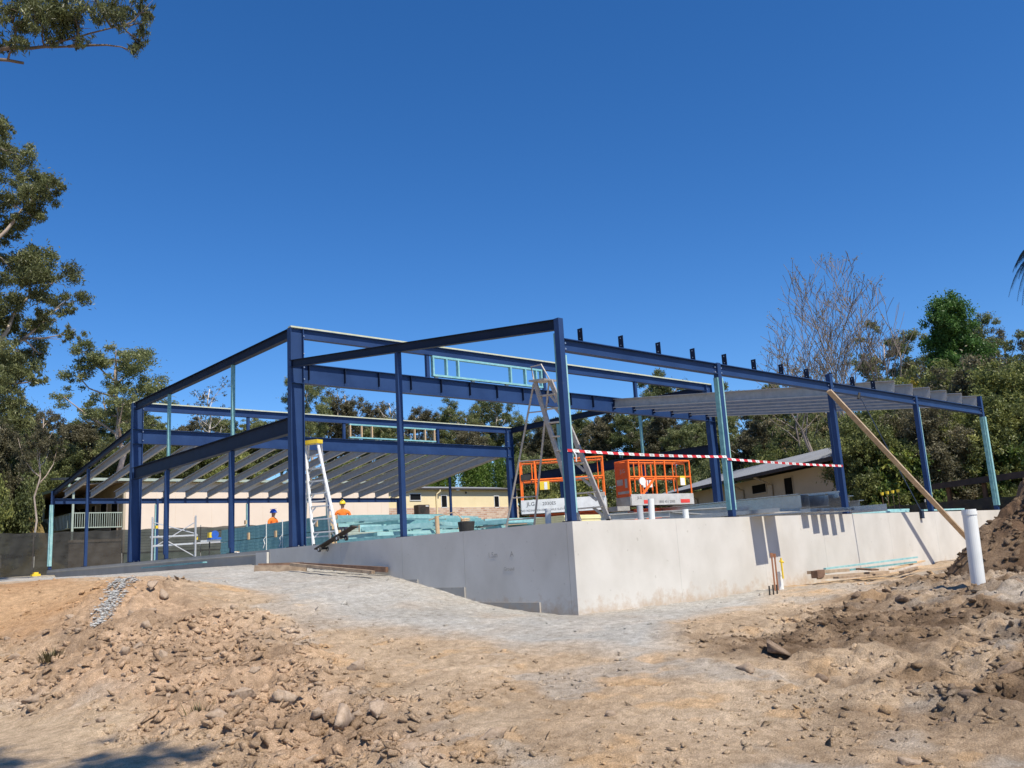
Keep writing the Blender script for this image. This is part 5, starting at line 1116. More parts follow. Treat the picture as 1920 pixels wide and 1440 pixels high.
TREES = [('gum_spread', 11.0, 56.8, 4.36, 12.9, 4.0), ('gum_sparse', 19.4, 62.3, 5.73, 10.8, 2.3), ('gum_umb', 1.2, 38.8, 0.09, 9.0, 1.2), ('gum_tall', 0.2, 51.2, 2.49, 7.8, 2.3), ('gum_tall', 1.9, 48.9, 1.98, 7.4, 2.0), ('gum_tall', 5.8, 60.3, 5.24, 5.4, 2.2), ('gum_tall', 6.1, 64.1, 5.0, 6.0, 2.2), ('gum_tall', 10.6, 65.3, 6.49, 5.3, 2.4), ('gum_tall', 13.7, 70.6, 7.37, 5.9, 2.6), ('bushy', 2.6, 50.1, 2.3, 5.0, 2.0), ('bushy', 4.0, 57.7, 3.6, 5.0, 2.2), ('gum_tall', 17.9, 73.5, 7.44, 6.3, 2.7), ('gum_tall', 21.0, 76.6, 7.47, 6.4, 2.8), ('gum_tall', 21.7, 72.1, 7.09, 6.2, 2.7), ('gum_tall', 26.6, 74.4, 6.96, 7.4, 2.8), ('gum_tall', 30.6, 77.0, 7.01, 8.2, 2.9), ('bushy', -.6, 46.7, 1.06, 5.3, 2.0), ('bushy', -2.2, 50.0, 1.5, 5.4, 2.4), ('bushy', 16.3, 62.3, 5.29, 4.3, 3.7), ('bushy', 20.0, 60.8, 4.98, 4.3, 3.7), ('gum_tall', 31.1, 72.4, 6.54, 7.7, 2.8),
    ('gum_spread', 30.3, 63.8, 5.81, 10.8, 2.5), ('gum_tall', 34.1, 66.2, 5.89, 9.8, 2.6), ('gum_sparse', 36.5, 67.1, 5.79, 11.1, 2.2), ('gum_tall', 27.0, 61.5, 5.1, 7.6, 2.3), ('gum_tall', 42.3, 72.9, 6.1, 10.7, 2.6), ('gum_sparse', 41.2, 66.4, 5.53, 10.8, 2.3), ('gum_tall', 38.3, 63.6, 5.46, 7.9, 2.4), ('gum_spread', 45.3, 68.5, 5.56, 9.8, 2.8), ('gum_spread', 48.7, 68.5, 5.44, 10.3, 2.9), ('gum_spread', 49.7, 65.2, 5.1, 9.9, 2.8), ('gum_tall', 47.3, 60.4, 4.65, 8.0, 2.5), ('gum_spread', 52.6, 62.8, 4.78, 11.4, 3.1), ('gum_tall', 50.5, 56.7, 4.27, 9.0, 2.4), ('gum_tall', 49.1, 52.5, 3.93, 7.8, 2.4), ('gum_tall', 53.2, 54.1, 3.75, 9.0, 2.7), ('gum_tall', 53.4, 51.1, 3.45, 9.5, 2.9), ('gum_tall', 52.1, 46.6, 3.09, 9.3, 2.8), ('gum_tall', 52.2, 43.4, 2.78, 9.1, 2.7), ('gum_spread', 58.8, 44.9, 2.82, 12.6, 3.1), ('gum_tall', 50.1, 38.5, 2.01, 8.9, 2.6), ('gum_tall', 48.5, 34.3, 1.34, 7.6, 2.4), ('gum_tall', 51.8, 33.3, 1.61, 9.1, 2.4),
    ('bushy', 32.6, 61.7, 4.9, 4.3, 3.9), ('bushy', 37.0, 60.8, 4.46, 4.3, 3.9), ('bushy', 46.5, 50.6, 3.57, 4.9, 3.2), ('bushy', 47.0, 44.4, 2.52, 5.2, 3.7), ('bushy', 46.5, 38.5, 1.8, 4.8, 3.5), ('bushy', 44.4, 30.5, .9, 4.8, 2.8), ('gum_umb', 65.5, 42.5, 2.46, 13.5, 2.4), ('gum_umb', 62.2, 36.8, 2.12, 13.1, 2.8), ('gum_tall', 61.5, 34.1, 1.9, 12.0, 2.4), ('gum_tall', 46.8, 27.0, 0.49, 7.6, 2.6), ('gum_tall', 48.2, 24.2, 0.29, 7.6, 2.6), ('gum_tall', 48.0, 21.5, 0.38, 7.6, 2.7), ('bushy', 45.3, 24.1, 0.3, 6.0, 2.8), ('bushy', 44.8, 19.9, .3, 6.2, 2.8), ('bushy', 47, 17, .4, 6.4, 3.0),
    ('gum_tall', -3.5, 57.0, 3.5, 7.2, 2.5), ('gum_tall', -.5, 60.0, 4.2, 6.6, 2.5), ('gum_tall', 3.0, 66.0, 5.5, 6.0, 2.6), ('bushy', .5, 56.0, 3.0, 5.0, 2.6), ('bushy', 7.5, 63.5, 4.5, 5.0, 3.0), ('bushy', 12.0, 66.0, 5.0, 5.0, 3.2), ('bushy', 3.5, 70.0, 5.0, 5.5, 3.2), ('gum_tall', 54.0, 29.0, 1.5, 8.8, 2.8), ('gum_tall', 53.0, 25.0, 1.0, 8.6, 2.8), ('gum_tall', 56.0, 39.0, 1.8, 9.2, 2.8), ('sparse2', 44.4, 22.5, 0.28, 12.6, 2.6), ('gum_umb', 57.3, 20.7, 1.05, 15.1, 3.0), ('green', 42.1, 10.4, 0.14, 13.0, 2.4), ('gum_umb', 67.0, 18.3, 1.49, 17.1, 2.4), ('gum_umb', 63.8, 15.3, 1.34, 14.9, 2.3), ('gum_umb', 60.4, 12.9, 1.15, 13.5, 2.2), ('gum_umb', 60.8, 10.5, 1.16, 13.2, 2.4), ('gum_tall', 58.0, 14.0, 1.1, 10.5, 3.2), ('gum_tall', 55.0, 18.5, 1.0, 10.0, 3.2),
    ('olive', 37.6, 9.9, -0.2, 8.8, 2.9), ('olive', 36.0, 7.8, -0.2, 8.6, 2.9), ('olive', 33.3, 5.4, -0.26, 7.9, 2.8), ('olive', 31.9, 3.4, -0.29, 7.3, 2.6), ('olive', 31.3, 1.6, -0.32, 6.8, 2.5), ('olive', 38.5, 12.0, -0.1, 7.5, 2.6), ('wattle', 31.6, 8.1, -0.27, 7.7, 1.0), ('olive', 24.6, 7.3, -0.5, 5.2, 1.7), ('olive', 26.0, 5.6, -0.5, 5.6, 1.9), ('olive', 28.0, 4.2, -0.5, 5.8, 2.0), ('olive', 26.2, 7.6, -.5, 6.0, 1.9), ('olive', 29.5, 8.0, -.4, 5.8, 1.8), ('olive', 30.5, 5.6, -.4, 5.0, 2.0),
    ('shrub', 24.6, 6.4, -0.7, 4.2, 1.4), ('shrub', 25.4, 5.6, -0.7, 3.7, 1.3), ('shrub', 28.5, 4.2, -0.6, 4.3, 1.6), ('shrub', 30.0, 2.4, -.6, 4.3, 1.8), ('shrub', 30.5, .4, -0.6, 4.6, 1.8), ('shrub', 27.0, 6.0, -.6, 4.0, 1.4)]
NOTE = {0: 'broad crowned gum tree rising behind the left rafter, tallest there', 1: 'thin pale limbed gum right of the broad crowned one', 2: 'slender gum with one small round crown left of the frame',
    21: 'gum with brown tufts just right of the tall blue column', 23: 'thin gum with bare pale branches above the far stud frame', 26: 'second thin gum with bare branches above the far raised wall', 32: 'dense dome shaped gum above the far bay corner', 39: 'flat topped gum above the near raised wall end',
    49: 'flat topped gum behind the second eave column', 50: 'spreading flat topped gum right of the second eave column', 68: 'lacy half bare tree left of the big bare tree', 69: 'brown flat topped gum left of the bright green tree', 70: 'bright green cone shaped tree above the right end', 71: 'flat topped gum directly right of the bright green tree', 72: 'flat topped gum second right of the green tree', 73: 'flat topped gum third right of the green tree', 74: 'flat topped gum nearest the palm fronds', 83: 'yellow flowering wattle in front of the green tree'}
GL = {'gum_tall': 'olive gum tree in the dense wood behind the site', 'gum_spread': 'open crowned gum tree on the skyline of the wood', 'bushy': 'low bushy tree at the foot of the wood', 'olive': 'dense olive tree behind the right end columns', 'shrub': 'leafy green bush beyond the right end of the slab', 'gum_sparse': 'thin gum in the wood', 'gum_umb': 'flat topped gum'}
GG = {'gum_tall': 'gums of the wood behind the site', 'gum_spread': 'open crowned gums on the skyline', 'bushy': 'bushy trees at the foot of the wood', 'olive': 'dense olive trees at right', 'shrub': 'bushes beyond the slab'}
ZONES = [(-99, 130, 'left of the steel frame'), (130, 420, 'behind the left gable'), (420, 640, 'between the gable and the stepladder'), (640, 900, 'above the far raised wall'), (900, 1060, 'behind the far bay corner'), (1060, 1340, 'between the corner column and second column'), (1340, 1560, 'between the second and third eave columns'), (1560, 1720, 'between the third and fourth eave columns'), (1720, 3000, 'beyond the last two eave columns')]
ORD = ['leftmost', 'second', 'third', 'fourth', 'fifth', 'sixth', 'seventh', 'eighth', 'ninth', 'tenth']
KN = {'gum_tall': 'olive gum of the wood', 'gum_spread': 'open crowned skyline gum', 'bushy': 'low bushy tree', 'olive': 'dense olive tree', 'shrub': 'leafy green bush'}
_by = {}
for i, (k, x, y, z, H, R) in enumerate(TREES):
    if i in NOTE: continue
    f_, r_ = polar(x, y); px_ = 960 + 1643.5 * r_ / f_
    zn = [q for q in ZONES if q[0] <= px_ < q[1]]; zn = zn[0][2] if zn else ZONES[0][2]; _by.setdefault((k, zn), []).append((px_, i))
for (k, zn), lst in _by.items():
    for j, (px_, i) in enumerate(sorted(lst)):
        NOTE[i] = (KN[k] + ' ' + zn) if len(lst) == 1 else (ORD[j] + (' from left' if j else '') + ' ' + KN[k] + ' ' + zn)
for i, (k, x, y, z, H, R) in enumerate(TREES):
    zb = float(base_z(np.array([x]), np.array([y]))[0])
    nm = {'bushy': 'bushy_tree', 'olive': 'olive_tree', 'green': 'green_tree', 'wattle': 'wattle_tree', 'shrub': 'leafy_shrub', 'sparse2': 'half_bare_tree'}.get(k, 'gum_tree')
    grow_ = 1.13 if (k in ('gum_tall', 'gum_spread', 'gum_sparse') and x > 25) else (1.18 if k in ('gum_tall', 'bushy') and x < 25 else 1.0)
    place_tree(k, i, x, y, zb - .05, (H + (z - zb)) * grow_, R * (1.08 if grow_ > 1 else 1), NOTE.get(i, GL.get(k)), nm, GG.get(k))

def custom_tree(name, loc, trunk, limbs, clumps, nper, ln, wd, lm_, bm, label, seed, droop=.5):
    t = thing(name, label, 'tree', loc); mb = MB(); rnd = random.Random(seed)
    pts = [Vector(p) for p, r in trunk]; mb.tube(pts, [r for p, r in trunk], 12)
    nodes = list(pts[2:])
    for a, b, r0, r1 in limbs: nodes += limb(mb, a, b, r0, r1, rnd, 6, .05, 8)
    for (x, y, z, r) in clumps:
        c = Vector((x, y, z)); q = min(nodes, key=lambda p: (p - c).length + (1.5 if p.z > c.z + .3 else 0))
        lp = limb(mb, q, c, min(.05, .02 + .012 * (q - c).length), .008, rnd, 4, .10, 5)
        for j in range(5): limb(mb, lp[rnd.randint(2, 4)], c + Vector((rnd.uniform(-1, 1), rnd.uniform(-1, 1), rnd.uniform(-.7, .7))) * r * .8, .010, .004, rnd, 2, .1, 4)
    cl = []; rs = []
    for (x, y, z, r) in clumps:
        for j in range(16): cl.append((x + rnd.gauss(0, .5) * r, y + rnd.gauss(0, .5) * r, z + rnd.gauss(0, .42) * r)); rs.append(r * rnd.uniform(.16, .42))
    mb.build('trunk', bm, t, smooth=True)
    V, F, T = leaves(np.array(cl) - np.array(loc)[None], rs, nper, ln, wd, seed, droop=droop, flat=.85)
    obj('crown', npmesh('crown', V, F, lm_, False, [('tint', 'FLOAT', T)]), t)
CB = [(-4.1, 22.04, 14.93, 0.41), (-3.19, 24.77, 15.07, 0.83), (-2.71, 24.33, 14.17, 0.72), (-2.56, 22.21, 13.02, 0.58), (-3.55, 23.4, 12.81, 0.83), (-2.92, 23.08, 12.34, 0.52), (-3.46, 24.02, 11.82, 0.41), (-3.22, 24.53, 10.81, 0.93), (-3.06, 21.66, 9.91, 0.93), (-2.56, 21.28, 9.42, 0.79), (-1.36, 24.31, 9.62, 0.5), (-2.3, 22.88, 8.53, 0.41), (-2.48, 24.27, 8.45, 0.62), (-2.03, 21.04, 7.66, 0.33), (-3.49, 23.19, 8.83, 0.72), (-3.23, 24.26, 7.96, 0.93), (-3.26, 22.26, 6.41, 0.83), (-2.44, 25.01, 7.42, 0.58), (-2.02, 24.74, 7.64, 0.21), (-2.89, 21.36, 6.05, 0.31), (-3.68, 21.51, 5.17, 0.83), (-4.55, 23.77, 14.31, 1.24), (-4.47, 25.36, 11.85, 1.45), (-4.82, 23.16, 8.26, 1.45), (-4.39, 22.42, 6.33, 1.24), (-4.55, 23.28, 15.74, 0.83), (-5.56, 21.85, 12.35, 1.24)]
zb = gz(-4.2, 23.6)
custom_tree('gum_tree', (-4.2, 23.6, zb), [((-4.2, 23.6, zb - .3), .34), ((-4.1, 23.5, 3.0), .28), ((-4.15, 23.45, 6.5), .23), ((-4.3, 23.5, 10), .17), ((-4.3, 23.5, 13), .09), ((-4.4, 23.5, 15), .04)],
    [((-4.12, 23.45, 5.6), (-3.3, 23.35, 8.7), .10, .06), ((-3.3, 23.35, 8.7), (-2.9, 23.0, 9.4), .06, .03), ((-4.14, 23.45, 6.8), (-2.5, 23.2, 8.4), .09, .03), ((-4.3, 23.5, 10.5), (-3.0, 23.0, 12.8), .08, .03), ((-4.3, 23.5, 9), (-5.4, 22, 11.5), .08, .03)],
    CB, 4200, .135, .034, 'leaf_gum_near', 'bark_pale', 'tall gum tree with layered crown filling the left edge', 31)
CA = [(-6.18, 11.25, 12.76, 0.54), (-5.64, 11.5, 13.19, 0.54), (-5.17, 11.49, 13.24, 0.54), (-4.82, 10.98, 12.95, 0.51), (-6.0, 11.23, 12.34, 0.47), (-5.47, 11.11, 12.55, 0.47), (-4.83, 11.35, 12.72, 0.4), (-4.61, 11.02, 12.41, 0.19), (-6.05, 10.9, 11.74, 0.19), (-6.07, 12.23, 12.27, 0.19), (-3.71, 11.21, 13.74, 0.43), (-3.19, 11.19, 13.95, 0.33), (-3.99, 10.68, 13.12, 0.37), (-2.95, 11.7, 13.85, 0.29), (-3.13, 11.54, 13.23, 0.27), (-3.6, 10.45, 12.2, 0.13), (-6.93, 11.55, 12.56, 0.8), (-7.53, 12.26, 12.15, 0.8), (-6.92, 12.16, 14.32, 0.8), (-5.75, 12.33, 14.65, 0.8), (-4.66, 11.25, 14.19, 0.67), (-8.31, 12.5, 13.62, 1.07), (-7.91, 12.21, 14.89, 1.07), (-8.74, 11.69, 11.52, 0.94)]
zb = gz(-8.6, 12.4)
custom_tree('gum_tree', (-8.6, 12.4, zb), [((-8.6, 12.4, zb - .3), .30), ((-8.55, 12.3, 3.0), .25), ((-8.5, 12.2, 7), .20), ((-8.3, 12.1, 10.5), .14), ((-8.2, 12.2, 13), .07), ((-8.1, 12.2, 15), .03)],
    [((-8.35, 12.1, 10.2), (-6.2, 11.7, 11.92), .10, .055), ((-6.2, 11.7, 11.92), (-4.6, 11.36, 12.5), .055, .02), ((-5.2, 11.5, 12.3), (-3.66, 11.1, 13.2), .03, .015), ((-6.6, 11.75, 11.6), (-5.72, 11.62, 11.69), .045, .035), ((-8.25, 12.15, 12), (-6, 12.2, 14.3), .07, .03)],
    CA, 3200, .16, .028, 'leaf_gum_near', 'bark_dark', 'gum branch with drooping leaves reaching in at the top left corner', 37, droop=.75)
# a gum behind the camera throws the dappled shade at the lower left
zb = -2.05
custom_tree('gum_tree', (-13.5, -13.0, zb), [((-13.5, -13, zb - .2), .30), ((-13.3, -12.8, 2), .25), ((-13, -12.6, 6), .2), ((-12.8, -12.4, 9), .12), ((-12.6, -12.2, 12), .05)],
    [((-13, -12.6, 6), (-8.6, -9.6, 8.2), .09, .03), ((-13, -12.6, 7), (-9.6, -8.4, 8.8), .08, .03)],
    [(-8.2, -8.2, 8.6, .7), (-8.9, -7.9, 9.0, .8), (-7.8, -9.3, 8.9, .6), (-9.6, -7.4, 9.2, .8), (-8.0, -8.8, 8.2, .4), (-12.5, -12, 11, 1.4), (-13.5, -11.5, 10, 1.4), (-12.2, -10.2, 10.2, 1.2), (-14.2, -13.4, 11.5, 1.4)], 900, .18, .05, 'leaf_gum_near', 'bark_pale', 'gum tree behind the viewpoint, seen only by its shadow at lower left', 41)

def bare_tree():
    zb = float(base_z(np.array([38.5]), np.array([15.35]))[0]); t = thing('bare_tree', 'tall leafless tree with rounded crown of fine grey twigs at right', 'tree', (38.5, 15.35, zb)); mb = MB(); rnd = random.Random(22); tips = []
    def grow(p, d, ln, r, lev):
        n = 3; q = p; pts = [q]; rr = [r]
        for i in range(n):
            d = (d + Vector((rnd.uniform(-1, 1), rnd.uniform(-1, 1), rnd.uniform(-.3, .7))) * .13).normalized(); q = q + d * ln / n; pts.append(q); rr.append(r * (1 - .38 * (i + 1) / n))
        mb.tube(pts, [max(q_, .0145) for q_ in rr], 7 if lev < 2 else (5 if lev < 4 else 3), cap=False)
        hd = math.hypot(q.x - 38.5, q.y - 15.35); zz = (q.z - zb - 9.0) / 6.9
        if lev >= 6 or (lev > 2 and hd > 4.15 * math.sqrt(max(0.02, 1 - zz * zz))): tips.append(q); return
        k = 3 if lev == 0 else (2 if lev == 1 else rnd.choice((2, 3, 3)))
        for j in range(k):
            side = Vector((rnd.uniform(-1, 1), rnd.uniform(-1, 1), rnd.uniform(-.15, .3))).normalized()
            nd = (d * .9 + side * (.58 if lev < 4 else .66) + Vector((0, 0, .20))).normalized(); grow(pts[-1] if j < 2 else pts[-2], nd, ln * rnd.uniform(.68, .84), rr[-1] * rnd.uniform(.68, .86), lev + 1)
    for k, (dx, dy, ln) in enumerate([(-.10, .06, 4.2), (.05, -.08, 4.3), (.26, -.22, 3.5), (-.30, .28, 3.5), (.0, .0, 5.0)]):
        grow(Vector((38.5 + dx, 15.35 + dy, zb - .1)), Vector((dx * .7, dy * .7, 1)).normalized(), ln, .24 if k < 2 else .18, 0)
    mb.build('trunk', 'bark_bare', t, smooth=True)
    sel = rnd.sample(tips, min(330, len(tips))); V, F, T = leaves([tuple(p - Vector((38.5, 15.35, zb))) for p in sel], [.20] * len(sel), 200, .11, .05, 3)
    obj('crown', npmesh('crown', V, F, 'leaf_dry', False, [('tint', 'FLOAT', T)]), t)
bare_tree()
def palm():
    x, y = 33.9, 1.95; zb = float(base_z(np.array([x]), np.array([y]))[0]); t = thing('palm_tree', 'dark palm with hanging fronds at the right edge', 'palm', (x, y, zb)); H = 11.9
    MB().tube([(x, y, zb - .2), (x + .1, y, zb + 6), (x, y + .05, zb + H)], [.22, .17, .16], 12).build('trunk', 'bark_dark', t, smooth=True)
    rnd = random.Random(3)
    for k in range(40):
        a = k * 2.39996; el = rnd.uniform(-1.35, 1.1); ln = rnd.uniform(2.0, 2.7); V = []; F = []; pts = []
        for i in range(10):
            u = i / 9; r = ln * u; rad = r * math.cos(el * .7) * (1 - .25 * u); z = math.sin(el) * r * .8 - (u ** 2) * ln * .75
            pts.append(Vector((x + math.cos(a) * rad, y + math.sin(a) * rad, zb + H + .1 + z)))
        mb = MB(); mb.tube(pts, [.022 * (1 - .8 * i / 9) for i in range(10)], 4)
        side = Vector((-math.sin(a), math.cos(a), 0))
        for i in range(1, 46):
            u = i / 46 * 9; j = min(int(u), 8); p = pts[j].lerp(pts[j + 1], u - j); fl = (.62 - .012 * abs(i - 18)) * (1 if i < 40 else .5)
            for s in (-1, 1):
                d = (side * s * .75 + Vector((0, 0, -.75 - rnd.uniform(0, .3))) + (pts[j + 1] - pts[j]).normalized() * .45).normalized(); w = (pts[j + 1] - pts[j]).normalized() * .022
                o = len(mb.v); mb.add([p - w, p + w, p + d * fl], [(0, 1, 2)])
        fm = mb.build('frond', 'leaf_palm', t)
palm()
def bamboo():
    r = np.random.default_rng(8); cl = []; rs = []; mb = MB(); rnd = random.Random(2)
    for k in range(70):
        x = rnd.uniform(36.5, 47.5); y = 60 - (x - 36) * .55 + rnd.uniform(-1.2, 1.2); zb = float(base_z(np.array([x]), np.array([y]))[0]); h = rnd.uniform(3.6, 5.6)
        e = (x + rnd.uniform(-.5, .5), y + rnd.uniform(-.5, .5), zb + h); mb.tube([(x, y, zb - .1), ((x + e[0]) / 2, (y + e[1]) / 2, zb + h * .55), e], [.035, .03, .01], 5)
        for j in range(8): u = .25 + .75 * j / 8; cl.append((x + (e[0] - x) * u, y + (e[1] - y) * u, zb + h * u)); rs.append(.5)
    V, F, T = leaves(cl, rs, 420, .24, .07, 9, droop=.5); o = obj('bamboo_thicket', npmesh('bamboo_thicket', V, F, 'leaf_bamboo', False, [('tint', 'FLOAT', T)])); tag(o, 'bright yellow green bamboo thicket behind the low cream building', kind='stuff'); mb.build('bamboo_stem', 'leaf_bamboo', o, org=(0, 0, 0))['kind'] = 'stuff'
bamboo()

# ------------------------------------------------------------------ dirt heap, clods, pebbles
ICO_V = None
def ico(sub):
    import bmesh
    bm = bmesh.new(); bmesh.ops.create_icosphere(bm, subdivisions=sub, radius=1.0); V = np.array([v.co[:] for v in bm.verts]); F = np.array([[v.index for v in f.verts] for f in bm.faces]); bm.free(); return V, F
def clod_shape(V, seed, flat=.62, rough=.30):
    r = np.random.default_rng(seed); W = V.copy(); s = np.ones(len(V))
    for k in range(7):                                            # chop faces off and push lumps out
        d = r.normal(size=3); d /= np.linalg.norm(d); t = V @ d; s = np.where(t > .55, s * np.clip(.62 + .5 * (1 - t), .5, 1), s)
    s = s * (1 + rough * (r.random(len(V)) - .5)); W = W * s[:, None]; W *= np.array([1 + .45 * r.random(), .75 + .4 * r.random(), flat + .2 * r.random()])
    return W
def heap():
    cx, cy = 7.62, -4.95; n, m = 150, 220; a = np.linspace(0, 2 * np.pi, m, endpoint=False); q = np.linspace(0, 1, n); Q, A = np.meshgrid(q, a, indexing='ij')
    rad = 2.8 * (1 + .18 * np.sin(A * 2 + 1) + .10 * np.sin(A * 3)); x = cx + Q * rad * np.cos(A); y = cy + Q * rad * np.sin(A) * .9
    prof = (1 - Q ** 1.35) ** 1.05
    z = base_z(x, y) + 1.75 * prof + (fbm(x, y, .9, 4, .55) * .42 + fbm(x + 9, y, .30, 4, .6) * .17) * np.clip(prof * 4, 0, 1) * (1 - .25 * Q) - .06 * (Q > .97)
    n2 = np.clip(fbm(x, y, .5, 4) * 1.2 + .5, 0, 1).ravel()[:, None]; col = np.array([[.185, .122, .080]]) * (1 - n2) + np.array([[.33, .235, .155]]) * n2
    idx = np.arange(n * m).reshape(n, m); F = np.stack([idx[:-1], np.roll(idx[:-1], -1, 1), np.roll(idx[1:], -1, 1), idx[1:]], -1).reshape(-1, 4)
    me = npmesh('dirt_heap', np.stack([x.ravel() - cx, y.ravel() - cy, z.ravel()], 1), F, 'soil', True, [('soil', 'FLOAT_COLOR', np.concatenate([col, np.ones((len(col), 1))], 1))])
    o = obj('dirt_heap', me, None, (cx, cy, 0)); tag(o, 'steep heap of dark brown dirt against the right edge', 'dirt heap')
    return cx, cy
HX, HY = heap()
def heap_z(x, y):
    a = np.arctan2((y - HY) / .9, x - HX); rad = 2.8 * (1 + .18 * np.sin(a * 2 + 1) + .10 * np.sin(a * 3)); Q = np.hypot(x - HX, (y - HY) / .9) / rad; prof = np.where(Q < 1, np.clip(1 - Q ** 1.35, 0, 1) ** 1.05, 0)
    return base_z(x, y) + 1.75 * prof + (fbm(x, y, .9, 4, .55) * .42 + fbm(x + 9, y, .30, 4, .6) * .17) * np.clip(prof * 4, 0, 1) * (1 - .25 * Q), Q < 1
def hull(seed, n=11, sub=0):
    import bmesh
    r = np.random.default_rng(seed); p = r.normal(size=(n, 3)); p /= np.linalg.norm(p, axis=1)[:, None]; p *= (.75 + .35 * r.random((n, 1))); p *= np.array([1.25, .85, .62]) * (.8 + .4 * r.random(3))
    bm = bmesh.new()
    for q in p: bm.verts.new(q)
    res = bmesh.ops.convex_hull(bm, input=bm.verts); bmesh.ops.delete(bm, geom=[g for g in res['geom_interior'] if isinstance(g, bmesh.types.BMVert)], context='VERTS')
    if sub: 
        bmesh.ops.subdivide_edges(bm, edges=bm.edges, cuts=sub, use_grid_fill=True); bmesh.ops.triangulate(bm, faces=bm.faces)
        for v in bm.verts: v.co *= 1 + r.normal() * .05
    bm.verts.ensure_lookup_table(); bm.verts.index_update(); V = np.array([v.co[:] for v in bm.verts]); F = np.array([[v.index for v in f.verts] for f in bm.faces]); bm.free(); return V, F
V1, F1 = ico(1)
SH = [hull(500 + k, 9 + k % 4) for k in range(10)]
BIGS = [hull(560 + k, 14, 2) for k in range(13)]
BIG = [npmesh('clod', v, f, m, False) for (v, f), m in zip(BIGS, ['clod'] * 9 + ['clod_damp'] * 4)]
def scatter(n, poly=None, box=(-9, 9), seed=1):
    r = np.random.default_rng(seed); U = 6.3 + 11 * r.random(n) ** 1.15; v = (r.random(n) * 2 - 1) * (.66 * U + .6)
    return CAM[0] + U * math.cos(FA) + v * math.sin(FA), CAM[1] + U * math.sin(FA) - v * math.cos(FA)
def clods():
    r = np.random.default_rng(77); x, y = scatter(105000, seed=5); F = soil_fields(x, y); f, rr, d, g, c, s, o, w = F
    inside = (x > BX0 - .15) & (x < BX1) & (y > BY0 - .15) & (y < BY1)
    hz, hin = heap_z(x, y)
    dens = np.clip(.30 + .80 * c + .22 * w - .8 * g - .4 * s, .02, 1); clump = np.clip(.5 + fbm(x, y, .9, 3) * 1.6, .05, 1); dens = np.where(hin, .5, dens * clump)
    keep = (r.random(len(x)) < dens * .42) & ~inside; x, y, c, w, g, d, hin, hz = [q[keep] for q in (x, y, c, w, g, d, hin, hz)]
    z = np.where(hin, hz, ground_z(x, y)); N = len(x)
    size = (.008 + .040 * r.random(N) ** 3.0) * (1 + .9 * c + .4 * w); size = np.where(hin, size * 1.25, size)
    # the largest ones are things of their own
    x2, y2 = scatter(9000, seed=9); f2, r2, d2, g2, c2, s2, o2, w2 = soil_fields(x2, y2); ins2 = (x2 > -.5) & (y2 > -.6)
    k2 = (r.random(9000) < (c2 * .06 + w2 * .014 + .002) * (1 - g2)) & ~ins2; x2, y2, c2, w2 = x2[k2][:190], y2[k2][:190], c2[k2][:190], w2[k2][:190]; z2 = ground_z(x2, y2)
    for i in range(len(x2)):
        sz = .04 + .095 * r.random() ** 2.6; q = int(r.integers(0, 9)) if w2[i] < .5 else 9 + int(r.integers(0, 4))
        ob = obj('soil_clod', BIG[q], None, (x2[i], y2[i], z2[i] + sz * .05)); ob.scale = (sz, sz, sz); ob.rotation_euler = (r.uniform(-.5, .5), r.uniform(-.5, .5), r.uniform(0, 6.28))
        if w2[i] > .5: tag(ob, 'dark damp soil clod in the churned ground at right', 'clod', 'damp clods at right')
        elif c2[i] > .5: tag(ob, 'dry tan soil clod on the rubbly bank at left', 'clod', 'dry clods on the bank')
        else: tag(ob, 'stray soil clod on the bare trampled ground', 'clod', 'stray clods')
    for nm, (px, py, pz, s, m, lab) in {'a': (-5.75, -2.57, .10, .22, 0, 'largest split clod with grooved face at the lower centre left'), 'b': (-5.35, -2.6, .07, .15, 6, 'big pale clod just right of the largest clod'), 'c': (-4.9, 4.6, .06, .16, 6, 'flat pale stone on the bank near the concrete spill'), 'd': (-1.1, -4.2, .08, .2, 11, 'big dark clod at the head of the machine track')}.items():
        ob = obj('soil_clod', BIG[m], None, (px, py, gz(px, py) + pz)); ob.scale = (s, s * .8, s * 1.15 if nm == 'a' else s * .8); ob.rotation_euler = (.3, -.4, .9); tag(ob, lab, 'clod')
    # everything smaller is one mass; each crumb has the colour of the soil it broke from
    fl = soil_fields(x, y); base = soil_color(x, y, fl); base = np.where(hin[:, None], np.array([[.24, .175, .12]]), base)
    def mass(name, sel, lab, seed):
        q = np.random.default_rng(seed); idx = np.nonzero(sel)[0]; q.shuffle(idx); PV = []; PF = []; PC = []; off = 0
        for k, part_ in enumerate(np.array_split(idx, len(SH))):
            n = len(part_)
            if n == 0: continue
            V, F_ = SH[k]; S = size[part_]; X = np.stack([x[part_], y[part_], z[part_] + S * .10], 1)
            W = V[None] * (1 + .3 * (q.random((n, len(V))) - .5))[:, :, None]; W = W * (.7 + .6 * q.random((n, 1, 3)))
            th = q.random(n) * 6.28; cs, sn = np.cos(th)[:, None], np.sin(th)[:, None]; tl = q.normal(size=(n, 1)) * .45
            wx = W[:, :, 0] * cs - W[:, :, 1] * sn; wy = W[:, :, 0] * sn + W[:, :, 1] * cs; wz = W[:, :, 2] + wx * tl
            PV.append((np.stack([wx, wy, wz], -1) * S[:, None, None] + X[:, None, :]).reshape(-1, 3)); PF.append((F_[None] + (np.arange(n) * len(V))[:, None, None]).reshape(-1, 3) + off); off += n * len(V)
            cc = base[part_] * (.98 + .24 * q.random((n, 1))); PC.append(np.repeat(cc, len(V), 0))
        PC = np.concatenate(PC); me = npmesh(name, np.concatenate(PV), np.concatenate(PF), 'soil', False, [('soil', 'FLOAT_COLOR', np.concatenate([PC, np.ones((len(PC), 1))], 1))])
        tag(obj(name, me), lab, kind='stuff')
    dmp = (w > .45) | hin
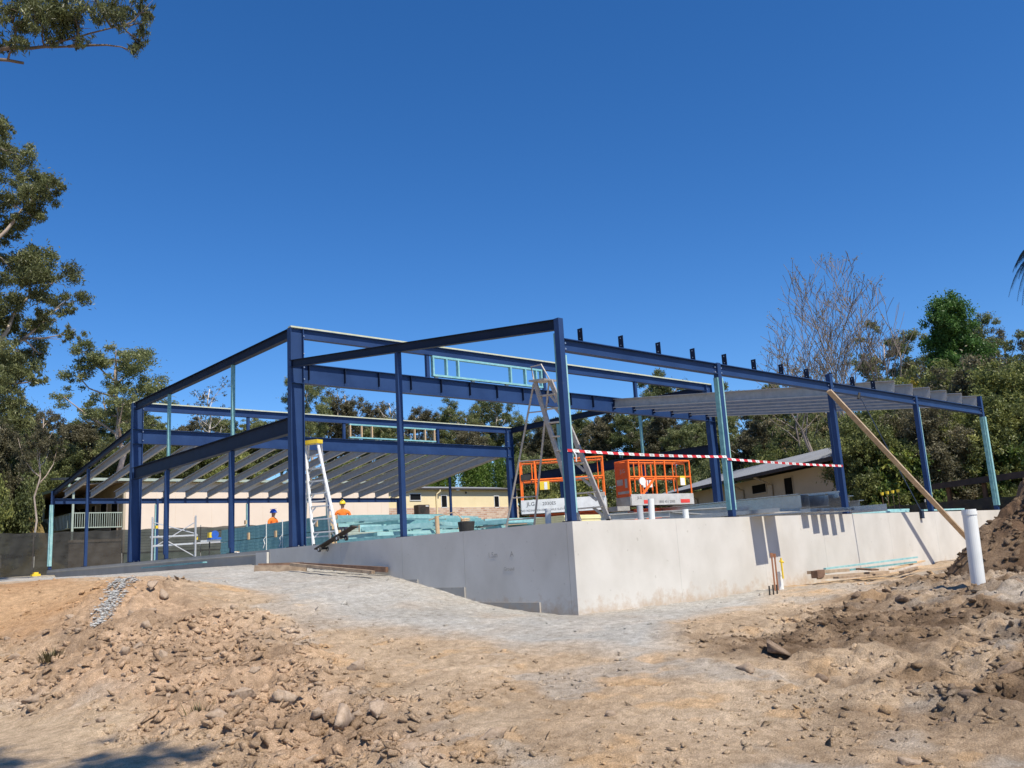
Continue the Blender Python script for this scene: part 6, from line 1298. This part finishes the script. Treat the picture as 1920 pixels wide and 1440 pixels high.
    mass('loose_soil_crumbs', ~dmp, 'loose dry soil crumbs over the ground', 1); mass('damp_soil_crumbs', dmp, 'damp dark crumbs over the churned soil and heap', 3)
clods()
# spilled concrete on the bank
def spill():
    r = np.random.default_rng(4); n = 1300; V1, F1 = SH[2]; u = r.random(n); a = np.array([-5.95, 3.75]); b = np.array([-4.95, 5.75]); p = a[None] + (b - a)[None] * u[:, None]; nrm = np.array([b[1] - a[1], -(b[0] - a[0])]); nrm /= np.linalg.norm(nrm)
    p += nrm[None] * (r.normal(size=n) * (.06 + .05 * u))[:, None]; z = ground_z(p[:, 0], p[:, 1]); S = .008 + .024 * r.random(n) ** 3
    W = V1[None] * (1 + .5 * (r.random((n, len(V1))) - .5))[:, :, None]; P = W * S[:, None, None] * np.array([1.0, 1, .9]) + np.stack([p[:, 0], p[:, 1], z + .02 + .03 * r.random(n)], 1)[:, None, :]; G = F1[None] + (np.arange(n) * len(V1))[:, None, None]
    tag(obj('concrete_rubble', npmesh('concrete_rubble', P.reshape(-1, 3), G.reshape(-1, 3), 'rubble_pale')), 'strip of pale grey concrete rubble running down the bank', 'rubble', kind='stuff')
spill()
# dry weed tuft on the bank
def weed(x, y, lab, seed, n=90, h=.30):
    r = np.random.default_rng(seed); z = gz(x, y); V = []; F = []
    for k in range(n):
        a = r.uniform(0, 6.28); q = r.uniform(.0, .16); b = np.array([x + q * math.cos(a), y + q * math.sin(a), z - .02]); l = h * r.uniform(.4, 1); e = b + np.array([math.cos(a) * l * .55, math.sin(a) * l * .55, l]); w = np.array([-math.sin(a), math.cos(a), 0]) * .006
        o = len(V); V += [b - w - [x, y, z], b + w - [x, y, z], (b + e) / 2 + w + [0, 0, l * .12] - [x, y, z], e - [x, y, z], (b + e) / 2 - w + [0, 0, l * .12] - [x, y, z]]; F += [(o, o + 1, o + 2, o + 4), (o + 4, o + 2, o + 3, o + 3)]
    mb = MB(); mb.add(V, [tuple(dict.fromkeys(f)) for f in F]); ob = obj('weed_tuft', mb.mesh('weed_tuft', 'leaf_dry'), None, (x, y, z)); tag(ob, lab, 'weed')
weed(-6.72, 3.15, 'dry weed tuft growing on the clod bank at left', 3, 110, .19)
weed(-6.35, -.9, 'small withered weed low on the bank', 5, 40, .2)
